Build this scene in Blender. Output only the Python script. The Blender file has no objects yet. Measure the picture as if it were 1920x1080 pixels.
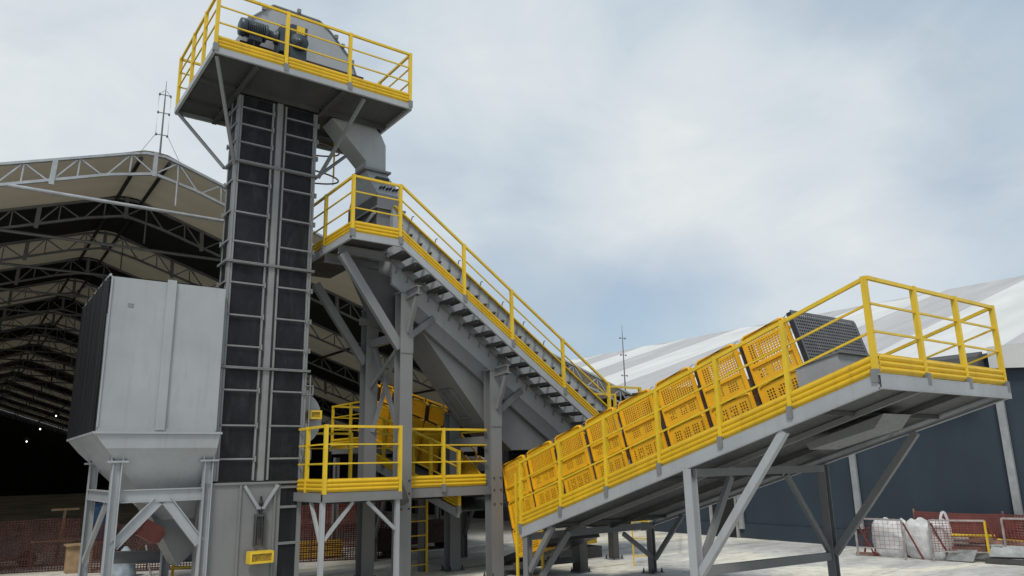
import bpy, math, random
from mathutils import Vector, Matrix, noise
random.seed(11)
V = Vector
G = 0.35                      # height of the yard floor in scene units
C = bpy.context.scene.collection
scene = bpy.context.scene

# ------------------------------------------------------------------ materials
def new_mat(name):
    m = bpy.data.materials.new(name); m.use_nodes = True
    return m, m.node_tree.nodes, m.node_tree.links, m.node_tree.nodes['Principled BSDF']

def ramp(N, stops):
    r = N.new('ShaderNodeValToRGB'); e = r.color_ramp.elements
    while len(e) < len(stops): e.new(0.5)
    for k, (p, c) in enumerate(stops):
        e[k].position = p; e[k].color = (c[0], c[1], c[2], 1)
    return r

def paint(name, col, rough=0.5, var=0.12, scale=1.5, metal=0.0, streak=0.0, dirt=(0.09, 0.075, 0.06), bump=0.0, spec=0.5, fine=18.0):
    m, N, L, B = new_mat(name)
    tc = N.new('ShaderNodeTexCoord')
    n1 = N.new('ShaderNodeTexNoise'); n1.inputs['Scale'].default_value = scale; n1.inputs['Detail'].default_value = 6
    L.new(tc.outputs['Object'], n1.inputs['Vector'])
    lo = [c*(1-var) for c in col]; hi = [min(1, c*(1+var)) for c in col]
    r1 = ramp(N, [(0.3, lo), (0.7, hi)]); L.new(n1.outputs['Fac'], r1.inputs['Fac'])
    out = r1.outputs['Color']
    if streak > 0:
        mp = N.new('ShaderNodeMapping'); mp.inputs['Scale'].default_value = (7, 7, 0.7)
        L.new(tc.outputs['Object'], mp.inputs['Vector'])
        n2 = N.new('ShaderNodeTexNoise'); n2.inputs['Scale'].default_value = 1.6; n2.inputs['Detail'].default_value = 8; n2.inputs['Roughness'].default_value = 0.65
        L.new(mp.outputs['Vector'], n2.inputs['Vector'])
        r2 = ramp(N, [(0.52, (0, 0, 0)), (0.78, (streak,)*3)]); L.new(n2.outputs['Fac'], r2.inputs['Fac'])
        mx = N.new('ShaderNodeMix'); mx.data_type = 'RGBA'
        L.new(r2.outputs['Color'], mx.inputs[0]); L.new(out, mx.inputs[6]); mx.inputs[7].default_value = (*dirt, 1)
        out = mx.outputs[2]
    L.new(out, B.inputs['Base Color'])
    n3 = N.new('ShaderNodeTexNoise'); n3.inputs['Scale'].default_value = fine; n3.inputs['Detail'].default_value = 4
    L.new(tc.outputs['Object'], n3.inputs['Vector'])
    r3 = ramp(N, [(0.3, (max(0, rough-0.12),)*3), (0.7, (min(1, rough+0.12),)*3)]); L.new(n3.outputs['Fac'], r3.inputs['Fac'])
    L.new(r3.outputs['Color'], B.inputs['Roughness'])
    B.inputs['Metallic'].default_value = metal
    B.inputs['Specular IOR Level'].default_value = spec
    if bump > 0:
        b = N.new('ShaderNodeBump'); b.inputs['Strength'].default_value = bump; b.inputs['Distance'].default_value = 0.05
        L.new(n1.outputs['Fac'], b.inputs['Height']); L.new(b.outputs['Normal'], B.inputs['Normal'])
    return m

GREY = paint('grey_paint', (0.185, 0.188, 0.19), 0.48, 0.08, 0.9, streak=0.30, dirt=(0.12, 0.11, 0.10))
GREYL = paint('light_grey_paint', (0.335, 0.35, 0.365), 0.42, 0.13, 0.9, streak=0.34, dirt=(0.2, 0.19, 0.18), bump=0.05)
FRAME = paint('dusty_frame_paint', (0.215, 0.22, 0.222), 0.5, 0.12, 2.5, streak=0.45, dirt=(0.11, 0.10, 0.09))
GREYD = paint('dark_steel_and_deck_shade', (0.062, 0.062, 0.061), 0.6, 0.22, 1.2, streak=0.5, dirt=(0.04, 0.04, 0.04))  # dark steel; on decks the tone also stands in for underside shade
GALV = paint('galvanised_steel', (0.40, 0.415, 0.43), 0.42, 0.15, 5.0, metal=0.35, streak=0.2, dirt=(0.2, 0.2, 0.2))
GALVD = paint('shaded_truss_dark_rod_steel', (0.15, 0.152, 0.155), 0.5, 0.15, 4.0, metal=0.2, streak=0.2)  # dark steel; inner trusses carry their shade in this colour
YEL = paint('yellow_safety_paint', (0.69, 0.465, 0.024), 0.42, 0.10, 2.5, streak=0.40, dirt=(0.30, 0.18, 0.03))
YELT = paint('yellow_toe_board_paint', (0.66, 0.415, 0.014), 0.4, 0.10, 2.0, streak=0.40, dirt=(0.30, 0.17, 0.02))
CRATE = paint('yellow_crate_plastic', (0.80, 0.43, 0.014), 0.45, 0.10, 2.0, streak=0.25, dirt=(0.52, 0.25, 0.02))
RUST = paint('dark_brown_steel', (0.05, 0.022, 0.016), 0.7, 0.3, 6.0)
BLACKP = paint('black_paint', (0.018, 0.018, 0.02), 0.45, 0.3, 4.0)
BLUEG = paint('blue_grey_motor_paint', (0.035, 0.05, 0.065), 0.45, 0.25, 6.0)
DKRED = paint('dark_red_paint', (0.15, 0.032, 0.022), 0.6, 0.2, 4.0, streak=0.3)
ORANGE = paint('red_paint', (0.15, 0.028, 0.018), 0.5, 0.12, 4.0, streak=0.3)
NETS = paint('shaded_red_net', (0.065, 0.022, 0.018), 0.85, 0.35, 5.0)  # safety net red, darkened to hold the shade it hangs in
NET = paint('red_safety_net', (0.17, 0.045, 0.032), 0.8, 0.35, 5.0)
NETD = paint('dark_red_net', (0.17, 0.05, 0.042), 0.85, 0.3, 2.0)
WOOD = paint('raw_wood', (0.34, 0.23, 0.13), 0.75, 0.25, 6.0, streak=0.4, dirt=(0.16, 0.10, 0.06))
BLUEP = paint('blue_plastic', (0.05, 0.12, 0.25), 0.45, 0.15, 4.0)
RUSTP = paint('rusty_post', (0.22, 0.13, 0.10), 0.75, 0.35, 9.0)
SCRAP = paint('scrap_sheet_steel', (0.30, 0.31, 0.31), 0.5, 0.3, 4.0, metal=0.3, streak=0.5)
BAGB = paint('blue_grey_bag_plastic', (0.30, 0.36, 0.42), 0.4, 0.3, 7.0)
LAMPGLASS = paint('amber_mesh_guard', (0.30, 0.19, 0.008), 0.5, 0.4, 22.0)

def rubber():
    m, N, L, B = new_mat('black_rubber_sheet')
    tc = N.new('ShaderNodeTexCoord')
    w = N.new('ShaderNodeTexNoise'); w.inputs['Scale'].default_value = 2.4; w.inputs['Detail'].default_value = 5; w.inputs['Distortion'].default_value = 1.6
    L.new(tc.outputs['Object'], w.inputs['Vector'])
    n = N.new('ShaderNodeTexNoise'); n.inputs['Scale'].default_value = 1.0; n.inputs['Detail'].default_value = 9; n.inputs['Roughness'].default_value = 0.62; n.inputs['Distortion'].default_value = 0.8
    mp = N.new('ShaderNodeMapping'); mp.inputs['Scale'].default_value = (5, 5, 1.6); L.new(tc.outputs['Object'], mp.inputs['Vector']); L.new(mp.outputs['Vector'], n.inputs['Vector'])
    r = ramp(N, [(0.30, (0.007, 0.0075, 0.010)), (0.55, (0.014, 0.0148, 0.018)), (0.72, (0.030, 0.031, 0.035)), (0.9, (0.055, 0.055, 0.058))]); L.new(n.outputs['Fac'], r.inputs['Fac'])
    L.new(r.outputs['Color'], B.inputs['Base Color'])
    rr = ramp(N, [(0.3, (0.42,)*3), (0.7, (0.7,)*3)]); L.new(w.outputs['Fac'], rr.inputs['Fac']); L.new(rr.outputs['Color'], B.inputs['Roughness'])
    b = N.new('ShaderNodeBump'); b.inputs['Strength'].default_value = 0.22; b.inputs['Distance'].default_value = 0.05
    L.new(w.outputs['Fac'], b.inputs['Height']); L.new(b.outputs['Normal'], B.inputs['Normal'])
    B.inputs['Specular IOR Level'].default_value = 0.25
    return m
RUBBER = rubber()

def fabric(name, col, rough=0.75, var=0.1, trans=0.0):
    m, N, L, B = new_mat(name)
    tc = N.new('ShaderNodeTexCoord')
    n = N.new('ShaderNodeTexNoise'); n.inputs['Scale'].default_value = 0.7; n.inputs['Detail'].default_value = 7
    mp = N.new('ShaderNodeMapping'); mp.inputs['Scale'].default_value = (0.35, 2.2, 1.0)
    L.new(tc.outputs['Object'], mp.inputs['Vector']); L.new(mp.outputs['Vector'], n.inputs['Vector'])
    r = ramp(N, [(0.3, [c*(1-var) for c in col]), (0.7, [c*(1+var) for c in col])]); L.new(n.outputs['Fac'], r.inputs['Fac'])
    L.new(r.outputs['Color'], B.inputs['Base Color']); B.inputs['Roughness'].default_value = rough
    b = N.new('ShaderNodeBump'); b.inputs['Strength'].default_value = 0.25; b.inputs['Distance'].default_value = 0.08
    L.new(n.outputs['Fac'], b.inputs['Height']); L.new(b.outputs['Normal'], B.inputs['Normal'])
    if trans:
        t = N.new('ShaderNodeBsdfTranslucent'); t.inputs['Color'].default_value = (0.62, 0.53, 0.38, 1)
        ms = N.new('ShaderNodeMixShader'); ms.inputs[0].default_value = trans
        L.new(B.outputs[0], ms.inputs[1]); L.new(t.outputs[0], ms.inputs[2]); L.new(ms.outputs[0], N['Material Output'].inputs['Surface'])
    return m
MEMB = fabric('white_roof_membrane', (0.48, 0.44, 0.36), trans=0.055)
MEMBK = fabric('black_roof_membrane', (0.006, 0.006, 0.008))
ROOFW = fabric('white_roof_sheet', (0.60, 0.60, 0.59), var=0.10)
ROOFG = fabric('grey_roof_sheet', (0.42, 0.415, 0.42), var=0.10)
WALLB = fabric('dark_blue_wall_sheet', (0.030, 0.045, 0.064), rough=0.6, var=0.10)
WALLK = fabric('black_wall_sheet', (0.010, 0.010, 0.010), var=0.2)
BIGBAG = paint('white_woven_bag', (0.60, 0.60, 0.61), 0.75, 0.16, 5.0, bump=0.9, streak=0.35, dirt=(0.35, 0.34, 0.32))
CURT = fabric('black_curtain', (0.006, 0.006, 0.008), rough=0.5, var=0.3)

def ground_mat():
    m, N, L, B = new_mat('pale_concrete_yard')
    tc = N.new('ShaderNodeTexCoord')
    n1 = N.new('ShaderNodeTexNoise'); n1.inputs['Scale'].default_value = 0.33; n1.inputs['Detail'].default_value = 8; n1.inputs['Roughness'].default_value = 0.6; n1.inputs['Distortion'].default_value = 0.6
    L.new(tc.outputs['Object'], n1.inputs['Vector'])
    r1 = ramp(N, [(0.36, (0.46, 0.46, 0.45)), (0.5, (0.60, 0.59, 0.56)), (0.57, (0.76, 0.725, 0.62)), (0.75, (0.79, 0.755, 0.65))]); L.new(n1.outputs['Fac'], r1.inputs['Fac'])
    n2 = N.new('ShaderNodeTexNoise'); n2.inputs['Scale'].default_value = 4; n2.inputs['Detail'].default_value = 10; n2.inputs['Roughness'].default_value = 0.7
    L.new(tc.outputs['Object'], n2.inputs['Vector'])
    r2 = ramp(N, [(0.34, (0.62, 0.60, 0.57)), (0.52, (1, 1, 1))]); L.new(n2.outputs['Fac'], r2.inputs['Fac'])
    mx = N.new('ShaderNodeMix'); mx.data_type = 'RGBA'; mx.blend_type = 'MULTIPLY'; mx.inputs[0].default_value = 0.8
    L.new(r1.outputs['Color'], mx.inputs[6]); L.new(r2.outputs['Color'], mx.inputs[7])
    mp = N.new('ShaderNodeMapping'); mp.inputs['Rotation'].default_value = (0, 0, 0.5); mp.inputs['Scale'].default_value = (0.12, 1.1, 1); L.new(tc.outputs['Object'], mp.inputs['Vector'])
    n4 = N.new('ShaderNodeTexNoise'); n4.inputs['Scale'].default_value = 1.2; n4.inputs['Detail'].default_value = 7; n4.inputs['Roughness'].default_value = 0.65; L.new(mp.outputs['Vector'], n4.inputs['Vector'])
    r4 = ramp(N, [(0.36, (0.55, 0.54, 0.52)), (0.50, (1, 1, 1))]); L.new(n4.outputs['Fac'], r4.inputs['Fac'])
    n5 = N.new('ShaderNodeTexVoronoi'); n5.feature = 'DISTANCE_TO_EDGE'; n5.inputs['Scale'].default_value = 0.22; L.new(tc.outputs['Object'], n5.inputs['Vector'])
    r5 = ramp(N, [(0.0, (0.6, 0.6, 0.6)), (0.006, (1, 1, 1))]); L.new(n5.outputs['Distance'], r5.inputs['Fac'])
    m2 = N.new('ShaderNodeMix'); m2.data_type = 'RGBA'; m2.blend_type = 'MULTIPLY'; m2.inputs[0].default_value = 0.75; L.new(mx.outputs[2], m2.inputs[6]); L.new(r4.outputs['Color'], m2.inputs[7])
    m3 = N.new('ShaderNodeMix'); m3.data_type = 'RGBA'; m3.blend_type = 'MULTIPLY'; m3.inputs[0].default_value = 0.6; L.new(m2.outputs[2], m3.inputs[6]); L.new(r5.outputs['Color'], m3.inputs[7])
    L.new(m3.outputs[2], B.inputs['Base Color']); B.inputs['Roughness'].default_value = 0.85
    b = N.new('ShaderNodeBump'); b.inputs['Strength'].default_value = 0.35; b.inputs['Distance'].default_value = 0.03
    L.new(n2.outputs['Fac'], b.inputs['Height']); L.new(b.outputs['Normal'], B.inputs['Normal'])
    return m
GROUND = ground_mat()
def lamp_mat():
    m, N, L, B = new_mat('lit_lamp_glass')
    B.inputs['Base Color'].default_value = (1, 1, 1, 1); B.inputs['Emission Color'].default_value = (1, 0.97, 0.9, 1); B.inputs['Emission Strength'].default_value = 3.0
    return m
LIT = lamp_mat()

# ------------------------------------------------------------------ mesh builder
ORG = {}
def org(o):
    p = V((0, 0, 0))
    while o is not None:
        p = p + V(ORG.get(o.name, (0, 0, 0))); o = o.parent
    return p

class MB:
    def __init__(s): s.v = []; s.f = []; s.sm = []
    def add(s, vs, fs, smooth=False):
        b = len(s.v); s.v += [V(p) for p in vs]
        for f in fs: s.f.append([b+i for i in f]); s.sm.append(smooth)
        return s
    def box(s, x0, x1, y0, y1, z0, z1):
        vs = [(x, y, z) for x in (x0, x1) for y in (y0, y1) for z in (z0, z1)]
        return s.add(vs, [(0, 1, 3, 2), (4, 6, 7, 5), (0, 4, 5, 1), (2, 3, 7, 6), (0, 2, 6, 4), (1, 5, 7, 3)])
    def frame(s, p, q, up=(0, 0, 1)):
        p, q = V(p), V(q); d = (q-p).normalized(); u = V(up)
        if abs(d.dot(u)) > 0.98: u = V((0, 1, 0))
        a = d.cross(u).normalized(); b = a.cross(d).normalized()
        return p, q, d, a, b
    def beam(s, p, q, w, h, up=(0, 0, 1), off=(0, 0)):
        p, q, d, a, b = s.frame(p, q, up)
        vs = []
        for e in (p, q):
            for (i, j) in ((-1, -1), (1, -1), (1, 1), (-1, 1)): vs.append(e + a*(i*w/2+off[0]) + b*(j*h/2+off[1]))
        return s.add(vs, [(3, 2, 1, 0), (4, 5, 6, 7), (0, 1, 5, 4), (1, 2, 6, 5), (2, 3, 7, 6), (3, 0, 4, 7)])
    def ibeam(s, p, q, w, h, t=0.016, up=(0, 0, 1)):      # web in the plane of `up`, flanges across it
        s.beam(p, q, t, h-2*t-0.002, up)
        s.beam(p, q, w, t, up, (0, h/2-t/2)); s.beam(p, q, w, t, up, (0, -h/2+t/2))
        return s
    def channel(s, p, q, w, h, t=0.014, side=1, up=(0, 0, 1)):
        s.beam(p, q, t, h-2*t-0.002, up, (side*(w/2-t/2), 0))
        s.beam(p, q, w, t, up, (0, h/2-t/2)); s.beam(p, q, w, t, up, (0, -h/2+t/2))
        return s
    def tube(s, pts, r, n=8, caps=True):
        pts = [V(p) for p in pts]; rings = []; m = len(pts)
        ref = None
        for i, p in enumerate(pts):
            d = (pts[min(i+1, m-1)]-pts[max(i-1, 0)]).normalized()
            if ref is None:
                ref = V((0, 0, 1)) if abs(d.z) < 0.9 else V((1, 0, 0))
            a = d.cross(ref).normalized(); b = a.cross(d).normalized()
            rr = r[i] if isinstance(r, (list, tuple)) else r
            rings.append([p + a*math.cos(2*math.pi*k/n)*rr + b*math.sin(2*math.pi*k/n)*rr for k in range(n)])
        vs = [q for R in rings for q in R]; fs = []
        for i in range(m-1):
            for k in range(n): fs.append((i*n+k, i*n+(k+1) % n, (i+1)*n+(k+1) % n, (i+1)*n+k))
        s.add(vs, fs, True)
        if caps: s.add(rings[0], [tuple(range(n))[::-1]]); s.add(rings[-1], [tuple(range(n))])
        return s
    def prism(s, poly, ext):
        poly = [V(p) for p in poly]; e = V(ext); n = len(poly)
        vs = poly + [p+e for p in poly]
        fs = [tuple(range(n))[::-1], tuple(range(n, 2*n))] + [(i, (i+1) % n, n+(i+1) % n, n+i) for i in range(n)]
        return s.add(vs, fs)
    def loft(s, A, B, caps=True):
        n = len(A); fs = [(i, (i+1) % n, n+(i+1) % n, n+i) for i in range(n)]
        if caps: fs += [tuple(range(n))[::-1], tuple(range(n, 2*n))]
        return s.add(list(A)+list(B), fs)
    def lathe(s, c, prof, n=16, axis='z'):
        c = V(c); vs = []; fs = []
        for (r, h) in prof:
            for k in range(n):
                a = 2*math.pi*k/n; x, y = r*math.cos(a), r*math.sin(a)
                vs.append(c + {'z': V((x, y, h)), 'x': V((h, x, y)), 'y': V((x, h, y))}[axis])
        for i in range(len(prof)-1):
            for k in range(n): fs.append((i*n+k, i*n+(k+1) % n, (i+1)*n+(k+1) % n, (i+1)*n+k))
        fs += [tuple(range(n))[::-1], tuple(range((len(prof)-1)*n, len(prof)*n))]
        return s.add(vs, fs, True)
    def build(s, name, mat, parent=None, loc=None):
        base = org(parent) if parent is not None else V((0, 0, 0))
        if parent is None:
            if loc is None:
                xs = [p.x for p in s.v]; ys = [p.y for p in s.v]; zs = [p.z for p in s.v]
                loc = V(((min(xs)+max(xs))/2, (min(ys)+max(ys))/2, min(zs)))
            base = V(loc)
        me = bpy.data.meshes.new(name)
        me.from_pydata([tuple(p-base) for p in s.v], [], s.f); me.validate(); me.update()
        me.polygons.foreach_set('use_smooth', s.sm) if len(me.polygons) == len(s.sm) else None
        import bmesh
        bm = bmesh.new(); bm.from_mesh(me); bmesh.ops.recalc_face_normals(bm, faces=bm.faces); bm.to_mesh(me); bm.free()
        me.materials.append(mat)
        o = bpy.data.objects.new(name, me); C.objects.link(o)
        if parent is not None: o.parent = parent; ORG[o.name] = (0, 0, 0)
        else: o.location = base; ORG[o.name] = tuple(base)
        return o

def tag(o, label, cat, group=None, kind=None):
    if label: o['label'] = label
    if cat: o['category'] = cat
    if group: o['group'] = group
    if kind: o['kind'] = kind
    return o
def thing(name, label, cat, loc, group=None):
    o = bpy.data.objects.new(name, None); C.objects.link(o); o.location = loc; o.empty_display_size = 0.2
    ORG[o.name] = tuple(loc)
    return tag(o, label, cat, group)
def struct(mb, name, mat):
    o = mb.build(name, mat); o['kind'] = 'structure'; return o

def lerp(a, b, t): return V(a)*(1-t)+V(b)*t

TOEP = [(0.0, 0.0), (0.0, 0.012), (0.022, 0.03), (0.026, 0.045), (0.022, 0.06), (0.003, 0.078), (0.022, 0.096), (0.026, 0.111), (0.022, 0.126), (0.003, 0.144), (0.022, 0.162), (0.026, 0.177), (0.022, 0.192), (0.0, 0.208), (0.0, 0.22)]
def toe_mb(p, q, out, h=0.22):
    p, q, o = V(p), V(q), V(out); k = h/0.22
    A = [p + o*a + V((0, 0, z*k)) for a, z in TOEP]; Bk = [p - o*(0.012-a*0.85) + V((0, 0, z*k)) for a, z in reversed(TOEP)]
    return MB().prism(A+Bk, q-p)
def railing(parent, posts, out, toe=True, h=1.1, brackets=True, skip_last_post=False, skip_first_post=False, drop=0.12, mids=(0.80, 0.48), toeh=0.22, slope_up=None):
    """posts: deck-level points; rail children hang under one 'railing' part"""
    posts = [V(p) for p in posts]; o = V(out)
    m = MB()
    a, b = posts[0], posts[-1]
    d = (b-a).normalized()
    m.beam(a+V((0, 0, h)), b+V((0, 0, h)), 0.043, 0.043)
    for z in mids: m.beam(a+V((0, 0, z)), b+V((0, 0, z)), 0.024, 0.024)
    R = m.build('railing', YEL, parent)
    for i, p in enumerate(posts):
        if (i == len(posts)-1 and skip_last_post) or (i == 0 and skip_first_post): continue
        MB().beam(p+V((0, 0, -0.02)), p+V((0, 0, h+0.027)), 0.06, 0.06).build('post', YEL, R)
        if brackets: MB().beam(p+o*0.012+V((0, 0, -0.085)), p+o*0.012+V((0, 0, 0.06)), 0.085, 0.075).build('bracket', GREY, R)
    if toe:
        for i in range(len(posts)-1):
            p, q = posts[i], posts[i+1]; g = (q-p).normalized()*0.036
            toe_mb(p+g+V((0, 0, 0.012)), q-g+V((0, 0, 0.012)), o, toeh).build('toe_board', YELT, R)
    return R

def ladder(parent_loc, p, q, side, w, label, rung=0.28, name='ladder'):
    """p,q: foot and head of the middle line, side: unit vector across"""
    t = thing(name, label, 'ladder', parent_loc)
    s = V(side); p, q = V(p), V(q)
    for k in (-1, 1): MB().beam(p+s*(k*w/2), q+s*(k*w/2), 0.05, 0.03, up=s).build('side_rail', YEL, t)
    n = int((q-p).length/rung)
    for i in range(n):
        c = lerp(p, q, (i+0.6)/n)
        MB().beam(c-s*(w/2-0.02), c+s*(w/2-0.02), 0.035, 0.022).build('rung', YEL, t)
    return t

# ------------------------------------------------------------------ camera
f, pitch, roll, head = 1400.0, math.radians(13.3), math.radians(-1.25), math.radians(53.5)
fw = V((math.cos(head), math.sin(head), 0)); fwd = fw*math.cos(pitch)+V((0, 0, math.sin(pitch)))
r0 = fwd.cross(V((0, 0, 1))).normalized(); u0 = r0.cross(fwd)
rt = r0*math.cos(roll)+u0*math.sin(roll); up = rt.cross(fwd)
cam = bpy.data.cameras.new('camera'); cam.sensor_width = 36; cam.lens = f/1920*36; cam.clip_end = 2000; cam.clip_start = 0.05
co = bpy.data.objects.new('camera', cam); C.objects.link(co)
M = Matrix((rt, up, -fwd)).transposed().to_4x4(); M.translation = V((0, 0, 2.5)); co.matrix_world = M
scene.camera = co

# ------------------------------------------------------------------ sky and sun
SUN_EL, SUN_AZ = math.radians(55), math.radians(230)       # azimuth measured clockwise from +Y
w = bpy.data.worlds.new('World'); scene.world = w; w.use_nodes = True
N, L = w.node_tree.nodes, w.node_tree.links
bg = N['Background']; bg.inputs['Strength'].default_value = 0.1
sky = N.new('ShaderNodeTexSky'); sky.sky_type = 'NISHITA'; sky.sun_disc = False; sky.sun_elevation = SUN_EL; sky.sun_rotation = SUN_AZ
sky.air_density = 1.0; sky.dust_density = 1.5; sky.ozone_density = 1.5
tc = N.new('ShaderNodeTexCoord')
def wnoise(scale, detail, sc=(1, 1, 1), loc=(0, 0, 0), dist=0.0, rough=0.55):
    mp = N.new('ShaderNodeMapping'); mp.inputs['Scale'].default_value = sc; mp.inputs['Location'].default_value = loc
    L.new(tc.outputs['Generated'], mp.inputs['Vector'])
    n = N.new('ShaderNodeTexNoise'); n.inputs['Scale'].default_value = scale; n.inputs['Detail'].default_value = detail
    n.inputs['Distortion'].default_value = dist; n.inputs['Roughness'].default_value = rough
    L.new(mp.outputs['Vector'], n.inputs['Vector']); return n.outputs['Fac']
def math_node(op, a, b=None, clamp=False):
    n = N.new('ShaderNodeMath'); n.operation = op; n.use_clamp = clamp
    for i, x in enumerate((a, b)):
        if x is None: continue
        if isinstance(x, (int, float)): n.inputs[i].default_value = x
        else: L.new(x, n.inputs[i])
    return n.outputs[0]
def blob(px, py, inner, outer):
    """a soft patch of cloud round a fixed compass direction"""
    d = (fwd + rt*((px-960)/f) + up*((540-py)/f)).normalized()
    n = N.new('ShaderNodeVectorMath'); n.operation = 'DOT_PRODUCT'; n.inputs[1].default_value = d
    nn = N.new('ShaderNodeVectorMath'); nn.operation = 'NORMALIZE'; L.new(tc.outputs['Generated'], nn.inputs[0]); L.new(nn.outputs[0], n.inputs[0])
    mr = N.new('ShaderNodeMapRange'); mr.interpolation_type = 'SMOOTHSTEP'
    mr.inputs['From Min'].default_value = math.cos(math.radians(outer)); mr.inputs['From Max'].default_value = math.cos(math.radians(inner))
    L.new(n.outputs['Value'], mr.inputs['Value']); return mr.outputs['Result']
n_a = wnoise(2.6, 7, (1, 1, 1.7), (3.1, 0.4, 1.7), 0.5)
n_b = wnoise(5.5, 8, (1, 1, 1.6), (0.3, 2.2, 0.9), 0.8, 0.6)
# how bright the cloud is
br = math_node('MULTIPLY', math_node('SUBTRACT', n_a, 0.5), 0.8)
br = math_node('ADD', br, math_node('MULTIPLY', math_node('SUBTRACT', n_b, 0.5), 0.5))
br = math_node('ADD', br, 0.40)
for (px, py, i, o, a) in ((1450, 380, 2, 19, 0.36), (905, 45, 1, 11, 0.26), (60, 220, 3, 22, 0.40), (800, 300, 2, 9, 0.12), (1800, 330, 2, 12, 0.18), (1100, 560, 2, 12, -0.10), (1680, 130, 2, 14, -0.22), (1080, 300, 2, 10, 0.10), (1250, 180, 2, 12, 0.08)):
    br = math_node('ADD', br, math_node('MULTIPLY', blob(px, py, i, o), a))
br = math_node('MAXIMUM', math_node('MINIMUM', br, 1.0), 0.0)
cr = ramp(N, [(0.0, (4.3, 5.4, 6.5)), (0.4, (5.2, 6.1, 6.95)), (0.7, (6.6, 7.25, 7.75)), (1.0, (7.9, 8.2, 8.3))]); L.new(br, cr.inputs['Fac'])
# where thin cloud lets blue through
thin = math_node('SUBTRACT', wnoise(3.2, 6, (1, 1, 1.8), (7.3, 1.1, 4.2), 0.6), 0.50)
thin = math_node('ADD', math_node('MULTIPLY', thin, 0.7), 0.0)
for (px, py, i, o, a) in ((1060, 600, 2, 18, 0.50), (1740, 480, 1, 10, 0.32), (1300, 580, 2, 9, 0.25), (1430, 380, 2, 14, -0.3), (980, 300, 3, 17, -0.5), (1700, 100, 2, 14, 0.08)):
    thin = math_node('ADD', thin, math_node('MULTIPLY', blob(px, py, i, o), a))
thin = math_node('MAXIMUM', math_node('MINIMUM', thin, 0.5), 0.0)
mx = N.new('ShaderNodeMix'); mx.data_type = 'RGBA'
gain = N.new('ShaderNodeMix'); gain.data_type = 'RGBA'; gain.blend_type = 'MULTIPLY'; gain.inputs[0].default_value = 1.0
L.new(sky.outputs['Color'], gain.inputs[6]); gain.inputs[7].default_value = (1.25, 1.25, 1.2, 1)
L.new(thin, mx.inputs[0]); L.new(cr.outputs['Color'], mx.inputs[6]); L.new(gain.outputs[2], mx.inputs[7])
L.new(mx.outputs[2], bg.inputs['Color'])
sl = bpy.data.lights.new('sun', 'SUN'); sl.energy = 2.3; sl.angle = math.radians(14); sl.color = (1.0, 0.95, 0.86)
so = bpy.data.objects.new('sun', sl); C.objects.link(so)
sd = V((math.sin(SUN_AZ)*math.cos(SUN_EL), math.cos(SUN_AZ)*math.cos(SUN_EL), math.sin(SUN_EL)))
so.rotation_euler = sd.to_track_quat('Z', 'Y').to_euler(); so.location = (0, 0, 30)
vs = scene.view_settings; vs.view_transform = 'Standard'; vs.look = 'None'; vs.exposure = 0.0; vs.gamma = 1.0
scene.cycles.max_bounces = 8

# ------------------------------------------------------------------ ground
struct(MB().add([(-500, -500, G), (500, -500, G), (500, 500, G), (-500, 500, G)], [(0, 1, 2, 3)]), 'ground', GROUND)

# ------------------------------------------------------------------ left warehouse
RX, RZ, EX, EZ, WX = 3.0, 9.75, 18.05, 4.68, -12.05
Y0, DY, NT = 17.84, 3.55, 24
lw = thing('warehouse', 'open fronted warehouse with lattice roof trusses and dark interior behind the tower', 'warehouse', (RX, Y0, G))
def zr(x): return RZ - (RZ-EZ)/(EX-RX)*abs(x-RX)
for i in range(NT):
    y = Y0+DY*i; m = MB(); mat = GALV if i == 0 else GALVD  # trusses behind the front one are shaded by colour
    dch = 0.46
    tops = [(RX-0.55, zr(RX-0.55)), (RX-0.2, RZ-0.09), (RX+0.2, RZ-0.09), (RX+0.55, zr(RX+0.55))]
    chordT = [V((WX, y, zr(WX)))] + [V((x, y, z)) for x, z in tops] + [V((EX, y, EZ))]
    for a, b in zip(chordT[:-1], chordT[1:]): m.beam(a, b, 0.09, 0.055)
    def zb(x): return min(zr(x)-dch, RZ-0.52)
    for sgn, X1 in ((-1, WX), (1, EX)):
        xa = RX+sgn*0.9
        m.beam((xa, y, zb(xa)), (X1, y, zb(X1)+0.001), 0.07, 0.06)
        m.beam((RX, y, RZ-0.55), (xa, y, zb(xa)), 0.07, 0.06)
        n = 30; span = abs(X1-RX)
        for k in range(n):
            x0 = RX+sgn*span*(k+0.08)/n; x1 = RX+sgn*span*(k+0.92)/n
            if k % 2: a, b = (x0, y, zr(x0)-0.05), (x1, y, zb(x1))
            else: a, b = (x0, y, zb(x0)), (x1, y, zr(x1)-0.05)
            m.beam(a, b, 0.032, 0.032)
            if k % 2 == 0: m.beam((x1+sgn*0.03, y, zr(x1)-0.05), (x1+sgn*0.05, y, zb(x1)), 0.03, 0.03)
        for k in (1, 3, 5):
            x = RX+sgn*(k*2.05-0.1); m.beam((x, y-0.03, zr(x)-0.02), (x+sgn*0.03, y-0.03, zb(x)-0.12), 0.10, 0.05)
    m.beam((RX, y-0.02, RZ-0.03), (RX, y-0.02, RZ-0.62), 0.09, 0.06)
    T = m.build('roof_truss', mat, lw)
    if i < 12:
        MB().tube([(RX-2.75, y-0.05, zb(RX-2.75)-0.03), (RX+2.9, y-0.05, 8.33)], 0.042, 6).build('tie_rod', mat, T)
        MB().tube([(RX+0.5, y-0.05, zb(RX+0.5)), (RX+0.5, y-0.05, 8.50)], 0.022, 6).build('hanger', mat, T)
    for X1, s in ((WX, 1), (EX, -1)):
        MB().ibeam((X1+s*0.1, y, G), (X1+s*0.1, y, EZ-0.05), 0.18, 0.22, up=(1, 0, 0)).build('column', mat, T)
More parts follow.
